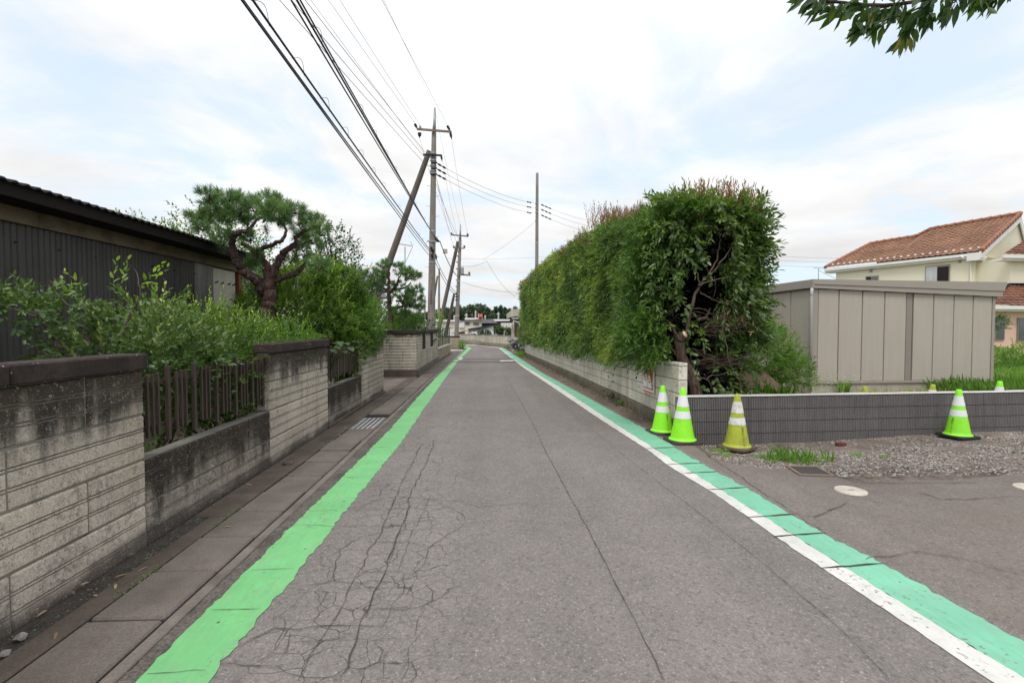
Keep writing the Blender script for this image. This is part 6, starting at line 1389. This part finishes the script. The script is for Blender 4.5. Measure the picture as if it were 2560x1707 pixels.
blade_plant('grass_tuft', 'tall green weeds at the foot of the short end wall', [(-1.74 + random.gauss(0, .05), 31.9 + random.gauss(0, .2), 0) for _ in range(14)], 8, .5, .03, .3, .4, L_GRASS)
MS = Leaves(); mp = []
for y in np.arange(1.2, 9, .05):
    if math.sin(y * 2.3) + .6 * math.sin(y * 5.1) > .55: mp.append((-2.033 + random.gauss(0, .008), y, .012))
mp = np.array(mp); MS.add(np.repeat(mp, 6, 0) + rng.normal(0, .012, (len(mp) * 6, 3)) * np.array([1, 1, .1]), rdir(len(mp) * 6, .3), rdir(len(mp) * 6), .018, .010, rng.uniform(.1, .4, len(mp) * 6), simple=True); tag(MS.build('moss', L_GRASS), 'moss line in the joint between gutter edge and lids', None, None, 'stuff')
# ================================================================== OVERHANGING BRANCH
bt = thing('overhanging_tree', (5.6, 2.7, 0), 'tree branch with long green leaves hanging into the top right corner', 'tree')
m = MB().tube([(5.6, 2.7, 0), (5.55, 2.72, 1.5), (5.35, 2.75, 2.9), (4.9, 2.8, 3.9), (4.3, 2.85, 4.4)], [.13, .11, .09, .065, .045], 10); m.build('trunk', BARK_D, bt)
TWY = 2.8; m = MB(); OL = Leaves()
tws = [([(3100, -420), (2750, -160), (2560, -75), (2400, -28), (2250, -2), (2150, -8), (2075, -22)], .014), ([(2400, -28), (2330, 10), (2262, 32), (2215, 48), (2182, 46)], .006), ([(2380, -20), (2330, 22), (2308, 58), (2306, 80)], .006), ([(2470, -50), (2425, -10), (2408, 6)], .005), ([(2600, -90), (2545, -40), (2520, -22)], .005), ([(2262, 0), (2205, 12), (2150, 8), (2095, -4)], .005), ([(2300, -10), (2275, 10), (2240, 14)], .004), ([(2350, -20), (2360, 5), (2365, 20)], .004), ([(2150, -8), (2100, -15), (2040, -30)], .004), ([(2500, -60), (2480, -20)], .004)]
for px, r in tws:
    dyy = random.uniform(-.25, .25); px = [(x - 40 if x < 2600 else x, y + 16) for x, y in px]; Q = limb(m, px, TWY, (r, r * .5), dyy, 6, .004)
    for i in range(2, len(Q)):
        for s in range(2):
            q = Q[i]
            a = (Q[min(i + 1, len(Q) - 1)] - Q[i - 1]).normalized()
            OL.add(np.array([q]) + rng.normal(0, .01, (1, 3)), np.array([a]) * .55 + rdir(1) * .55 + np.array([[-.12, 0, -.62]]), rdir(1) + np.array([[0, -.8, .2]]), random.uniform(.085, .135), random.uniform(.030, .045), np.array([random.betavariate(2, 2.6)]), droop=.1)
for px in ((2268, 94), (2260, 98), (2276, 92), (2252, 94), (2284, 90)):
    OL.add(np.array([at(*px, TWY)]), rdir(1) * .35 + np.array([[0, 0, -1.0]]), rdir(1) + np.array([[0, -.9, 0]]), .09, .026, np.array([random.uniform(.8, 1)]))
P = np.array([tuple(at(random.uniform(2150, 3100), random.uniform(-420, -60), 2.8 + random.uniform(-.5, .9))) for _ in range(240)]); OL.sprigs(P, rdir(240) + np.array([[-.3, 0, -.3]]), 8, .2, .09, .03, rng.uniform(.2, .6, 240), gravity=.3)
m.build('branches', BARK_D, bt); OL.build('foliage', L_CHERRY, bt)
# ================================================================== FAR END OF THE ROAD
def pbox(name, x0, y0, x1, y1, Y, depth, mat, parent, z0=None):
    a, b = at(x0, y1, Y), at(x1, y0, Y); return MB().box((a.x, Y, a.z if z0 is None else z0), (b.x, Y + depth, b.z)).build(name, mat, parent)
def ppoly(name, px, Y, depth, mat, parent): return MB().prism([at(x, y, Y) for x, y in px], (0, depth, 0)).build(name, mat, parent)
k9 = lambda L: [(1080 + x / 9.8, 760 + y / 9.8) for x, y in L]
OFFW = M('off_white_wall', (.72, .70, .67), .8, .06); BEIGEW = M('beige_wall', (.52, .48, .41), .8, .06); CREAMW = M('cream_siding', (.74, .68, .55), .8, .05, streak=.06); DARKR = M('charcoal_roof', (.035, .038, .045), .6, .1); GREYR = M('grey_roof', (.22, .22, .23), .7, .1); NAVY = M('dark_wall', (.03, .03, .035), .7)
# concrete gatehouse and its heap of driftwood
gtx = thing('gatehouse', (1.9, 29, 0), 'small beige gatehouse with a concrete canopy past the end of the hedge', 'building')
pbox('wall', 1279, 812, 1286, 860, 29.2, .3, BEIGEW, gtx, 0); pbox('wall', 1286, 800, 1322, 860, 29.6, 2.2, M('brown_wall', (.30, .235, .175), .85, .1), gtx, 0)
pbox('wall', 1297, 800, 1322, 860, 29.3, .3, M('pinkish_wall', (.55, .45, .37), .85, .1), gtx, 0)
ppoly('canopy', [(1269.5, 783), (1283, 773), (1330, 768), (1330, 792), (1288, 790), (1271, 794.5)], 28.6, 2.6, M('canopy_concrete', (.48, .45, .38), .9, .12, streak=.2), gtx)
pbox('canopy_edge', 1280, 794, 1297, 797, 28.5, .3, PVC, gtx); MB().tube([at(1284, 797, 28.6), at(1284, 830, 28.6)], .035, 8).tube([at(1285, 802, 28.6), at(1300, 808, 28.5)], .04, 8).tube([at(1299, 807, 28.5), at(1299, 828, 28.5)], .04, 8).build('pipework', PVC, gtx)
ppoly('awning', [(1291, 829), (1300, 826.5), (1307, 828), (1305, 831), (1292, 831)], 28.2, .5, M('red_awning', (.36, .06, .05), .6), gtx); pbox('door_frame', 1305, 829, 1308, 845, 28.9, .1, WHITE, gtx)
hp = thing('driftwood_heap', at(1297, 862, 26.5), 'heap of bleached driftwood and roots on a low ledge beyond the hedge wall', 'wood heap')
MB().box((1.62, 25.4, -.05), (3.0, 30.0, .22)).build('ledge', FOOTD, hp); m = MB(); DW = M('driftwood', (.34, .315, .30), .85, .3, 8, .3, 50, .4, dirt=(.05, .045, .04), dirt_amt=.8)
for i in range(70):
    a = at(random.uniform(1281, 1309), random.uniform(846, 874), 25.9 + random.uniform(-.5, .5)); d = Vector((random.uniform(-.4, .4), random.uniform(-.3, .3), random.uniform(-.18, .18)))
    m.tube([a, a + d * .5 + Vector((0, 0, random.gauss(0, .05))), a + d], [random.uniform(.04, .09), random.uniform(.05, .1), .02], 7)
m.build('driftwood', DW, hp); m = MB()
for i in range(12): a = at(random.uniform(1292, 1314), random.uniform(842, 852), 26.9); m.tube([a, a + Vector((random.uniform(-.3, .3), 0, random.uniform(-.05, .2)))], .03, 6)
m.build('dark_roots', DARKWOOD, hp)
wh = thing('wheel', at(1288.5, 864.5, 25.3), 'black wheel leaning on the driftwood heap', 'wheel'); p = wh.location
ring = [(p.x + .10 * math.cos(a), p.y, p.z + .12 * math.sin(a)) for a in np.linspace(0, 2 * math.pi, 25)]
MB().tube(ring, .032, 8, cap=False).build('tyre', RUBBER_C, wh); o = place(MB().lathe([(.001, -.02), (.05, -.02), (.06, .02)], 16).mesh('hub', STEEL), 'hub', wh, (0, 0, 0), (math.pi / 2, 0, 0))
# buildings
b = thing('warehouse', (-9, 62, 0), 'long pale warehouse with a white roof behind the far utility poles', 'building'); pbox('wall', 1040, 803, 1148, 850, 62, 14, OFFW, b, -.1); ppoly('roof', [(1036, 803), (1080, 797), (1152, 801), (1152, 804)], 61.7, 15, WHITE, b); pbox('sign', 1122.5, 808, 1132, 818, 61.9, .1, M('faded_logo', (.62, .5, .42), .8), b)
b = thing('cream_building', (0, 58, 0), 'cream two storey building with two dark windows beyond the bend', 'building'); ppoly('wall', [(1146, 803), (1162, 801), (1204.5, 798.5), (1204.5, 835), (1146, 840)], 58, 9, CREAMW, b)
MB().box((at(1146, 820, 58).x, 58.02, -.1), (at(1204.5, 820, 58).x, 66.9, at(1204, 834, 58).z)).build('base_wall', CREAMW, b)
for x0, x1 in ((1164, 1173), (1183.5, 1196.5)): f = pbox('window', x0 - .6, 805.3, x1 + .6, 811.2, 57.9, .15, FRAME, b); o = pbox('pane', x0, 806, x1, 810.5, 57.86, .05, PANE, b); o.parent = f
pbox('annex', 1147.5, 803.5, 1161, 819, 57.8, .25, OFFW, b); ppoly('roof_edge', [(1145, 802), (1204.5, 796.8), (1206, 798.6), (1145, 804)], 57.7, 9.5, GREYR, b); pbox('roof_box', 1162, 794.5, 1195, 799, 62, 4, OFFW, b)
b = thing('hip_roofed_house', (3, 60, 0), 'dark walled house with a grey hip roof right of the cream building', 'house'); ppoly('roof', [(1204.5, 808), (1204.5, 797.5), (1231, 797.5), (1245, 808)], 56.5, 6, GREYR, b); MB().box((at(1205, 810, 57).x, 57, -.1), (at(1243, 810, 57).x, 64, at(1205, 808, 57).z)).build('wall', NAVY, b)
b = thing('white_house', (1, 54, 0), 'white house with a low black roof in front of the cream building', 'house'); MB().box((at(1170, 830, 54).x, 54, -.1), (at(1234, 830, 54).x, 60, at(1170, 822.5, 54).z)).build('wall', WHITE, b)
ppoly('gable', [(1200, 823.5), (1234, 812.5), (1234, 840), (1200, 840)], 53.9, 3, WHITE, b); ppoly('roof', [(1169, 822), (1234, 811), (1240, 812.5), (1200, 823.5), (1170, 824)], 53.6, 7, DARKR, b); pbox('side_wall', 1234.3, 812.5, 1241, 842, 53.95, 5, NAVY, b, -.1); pbox('post', 1238.5, 825, 1241, 842, 53.7, .2, WHITE, b, -.1)
pbox('window', 1173.5, 825, 1175, 828, 53.95, .06, PANE_D, b); pbox('window', 1183, 827, 1184, 833, 53.95, .06, PANE_D, b)
b = thing('long_white_roof_building', (8, 75, 0), 'building with a long white roof behind the hip roofed house', 'building'); ppoly('roof', [(1232, 797.8), (1274, 798), (1275, 802), (1238, 803)], 75, 8, WHITE, b); pbox('wall', 1238, 803, 1276, 812, 75.2, 7, NAVY, b, -.1)
b = thing('white_fence', (6, 66, 0), 'white corrugated fence with a wavy top left of the gatehouse', 'fence'); x = 1252
while x < 1283: pbox('panel', x, 807 + .4 * math.sin(x), x + 2.4, 830, 66 + .03 * (int(x) % 2), .06, OFFW, b, -.1); x += 2.5
b = thing('timber_lean_to', (-4, 50, 0), 'low brown timber lean-to beside the second utility pole', 'shed'); ppoly('roof', [(1128, 832), (1165, 825.5), (1165, 828), (1130, 834)], 50, 4, M('lean_roof', (.33, .27, .24), .8), b); pbox('wall', 1142, 829, 1159, 838, 50.4, 3, M('lean_wall', (.30, .19, .12), .8), b, -.1)
sg = thing('red_sign', at(1200.5, 790, 90), 'square red roadside sign with a pale band above the roofs', 'sign'); pbox('panel', 1196.5, 783.8, 1206.2, 793.6, 90, .5, M('sign_red', (.72, .085, .04), .5), sg); pbox('panel', 1195.3, 784, 1196.5, 794, 90, .5, OFFW, sg)
pbox('band', 1198.6, 787.8, 1206.2, 789.2, 89.97, .03, M('sign_pale', (.80, .52, .46), .5), sg); pbox('emblem', 1201, 785.4, 1204.5, 787.2, 89.96, .03, M('sign_dark', (.45, .10, .03), .5), sg)
for x in (1197, 1205.2): a = at(x, 793, 90.2); MB().tube([(a.x, 90.25, 0), tuple(a)], .12, 6).build('post', STEEL, sg)
cv = thing('parked_car', at(1182, 838, 46), 'white van showing its roof and rear window over the bend wall', 'car')
Yc = 46; L0 = at(1174, 838, Yc); 
MB().prism([at(1172.5, 846, Yc), at(1172.5, 838, Yc), at(1175, 834, Yc), at(1178, 831.5, Yc), at(1192, 831.5, Yc), at(1193.5, 838, Yc), at(1193.5, 846, Yc)], (0, 3.2, 0)).build('body', WHITE, cv)
ppoly('window', [(1180, 836.8), (1181.5, 833), (1189.5, 833), (1190.5, 836.8)], Yc - .02, .04, PANE, cv); ppoly('window', [(1175.5, 836.5), (1178, 833), (1179.8, 833), (1178.8, 836.8)], Yc - .02, .04, PANE, cv)
for x in (1175.5, 1190.5):
    q = at(x, 846, Yc + .1); q.z = .3; wv = MB().tube([q + Vector((0, -.15, 0)), q + Vector((0, .1, 0))], .3, 14).build('wheel', RUBBER_C, cv)
cv2 = thing('parked_car', at(1235, 838, 45), 'pale car roof low behind the bend wall near the white house', 'car')
MB().prism([at(1224, 846, 45), at(1224.5, 838.5, 45), at(1229, 836.3, 45), at(1243, 836.3, 45), at(1249, 839, 45), at(1251, 846, 45)], (0, 1.7, 0)).build('body', M('pale_blue_car', (.62, .66, .72), .25), cv2)
ppoly('window', [(1229, 838.2), (1230.5, 836.9), (1242, 836.9), (1245, 838.2)], 44.97, .04, PANE, cv2)
for i, (x, y, r, lab) in enumerate(((1202, 832, .55, 'small dark shrub left of three by the white house'), (1212, 832, .75, 'larger dark shrub in the middle of three by the white house'), (1221, 833.5, .5, 'low shrub right of three by the white house'))):
    c = at(x, y, 47); shrub('far_shrub', lab, (c.x, 47, c.z - .1), (r * .45, .4, r * .45), 50, L_DARK, 6, .2, .14, .07, .5, base=0, stem=3)
c = at(1262, 830, 48); shrub('far_hedge', 'green hedge in front of the white corrugated fence', (c.x, 48, c.z - .1), (.8, .5, .38), 200, L_DARK, 6, .25, .16, .08, .6, base=0, lumps=[((c.x - .6, 48, c.z + .1), (.4, .5, .4), .3), ((c.x + 1.0, 48.2, c.z), (.6, .5, .4), .3)])
# roadside greenery by the first pole
shrub('vine_tuft', 'yellow green weeds climbing beside the foot of the tall utility pole', (at(1093, 810, 26).x, 26.4, 1.35), (.28, .3, .9), 170, L_LIGHT, 8, .25, .07, .03, .6, base=0)
# trees along the skyline, each its own thing
kinds = ['rounded dark tree on the skyline', 'tall feathery tree on the skyline', 'pointed conifer on the skyline']
sk = [(1040, 790, 26, 0), (1066, 786, 24, 1), (1090, 782, 22, 0), (1104, 776, 20, 1), (1118, 773, 20, 0), (1133, 772, 20, 0), (1150, 770, 20, 1), (1164, 768, 16, 1), (1181, 765, 22, 0), (1197, 763, 20, 0), (1212, 768, 18, 0), (1226, 778, 14, 0), (1240, 771, 11, 2), (1252, 769, 9, 2), (1264, 773, 8, 2), (1274, 777, 14, 0), (1290, 772, 18, 0), (1310, 776, 20, 0), (1010, 788, 26, 0), (980, 784, 26, 1)]
where = ['far left behind the tall pole', 'left of the first pole gap', 'between the first poles', 'just right of the third pole', 'above the warehouse', 'above the warehouse roof end', 'right of the second pole', 'over the cream building, left side', 'over the cream building, highest crown', 'behind the red sign', 'right of the red sign', 'in the dip right of the red sign', 'first of the pointed row', 'middle of the pointed row', 'last small one of the pointed row', 'beside the gatehouse canopy', 'behind the gatehouse', 'behind the hedge end', 'farthest left but one', 'farthest left']
for (x, y, wpx, kd), wh_ in zip(sk, where):
    Y = 150 + random.uniform(-12, 12); top = at(x, y, Y); rx = wpx / 2 / F * Y; H_ = top.z; t = thing('skyline_tree', (top.x, Y, -.1), f'{kinds[kd]}, {wh_}', 'tree', 'trees along the far skyline')
    MB().tube([(top.x, Y, -.1), (top.x, Y, H_ * .6)], [.3, .12], 7).build('trunk', BARK_D, t); L = Leaves()
    n = 330
    if kd == 2: P = np.c_[rng.normal(0, 1, n), rng.normal(0, 1, n), rng.uniform(0, 1, n) ** .8]; P = np.c_[top.x + P[:, 0] * rx * .55 * (1.08 - P[:, 2]), Y + P[:, 1] * rx * .5 * (1.08 - P[:, 2]), .3 + P[:, 2] * (H_ - .3)]; d = rdir(n, .2)
    else:
        P, d = blob(n, (top.x, Y, H_ * .58), (rx * 1.15, rx, H_ * .42), .4)
        P2, d2 = blob(n // 2, (top.x + rx * .5, Y - 1, H_ * .42), (rx * .8, rx * .7, H_ * .4), .4); P = np.r_[P, P2]; d = np.r_[d, d2]
    L.sprigs(P, d + rdir(len(P)) * .5, 4, .7, .62, .42, .42 + .3 * d[:, 2] + .3 * lump(P, .5, 2), spread=1.2); L.build('crown', L_FAR, t)
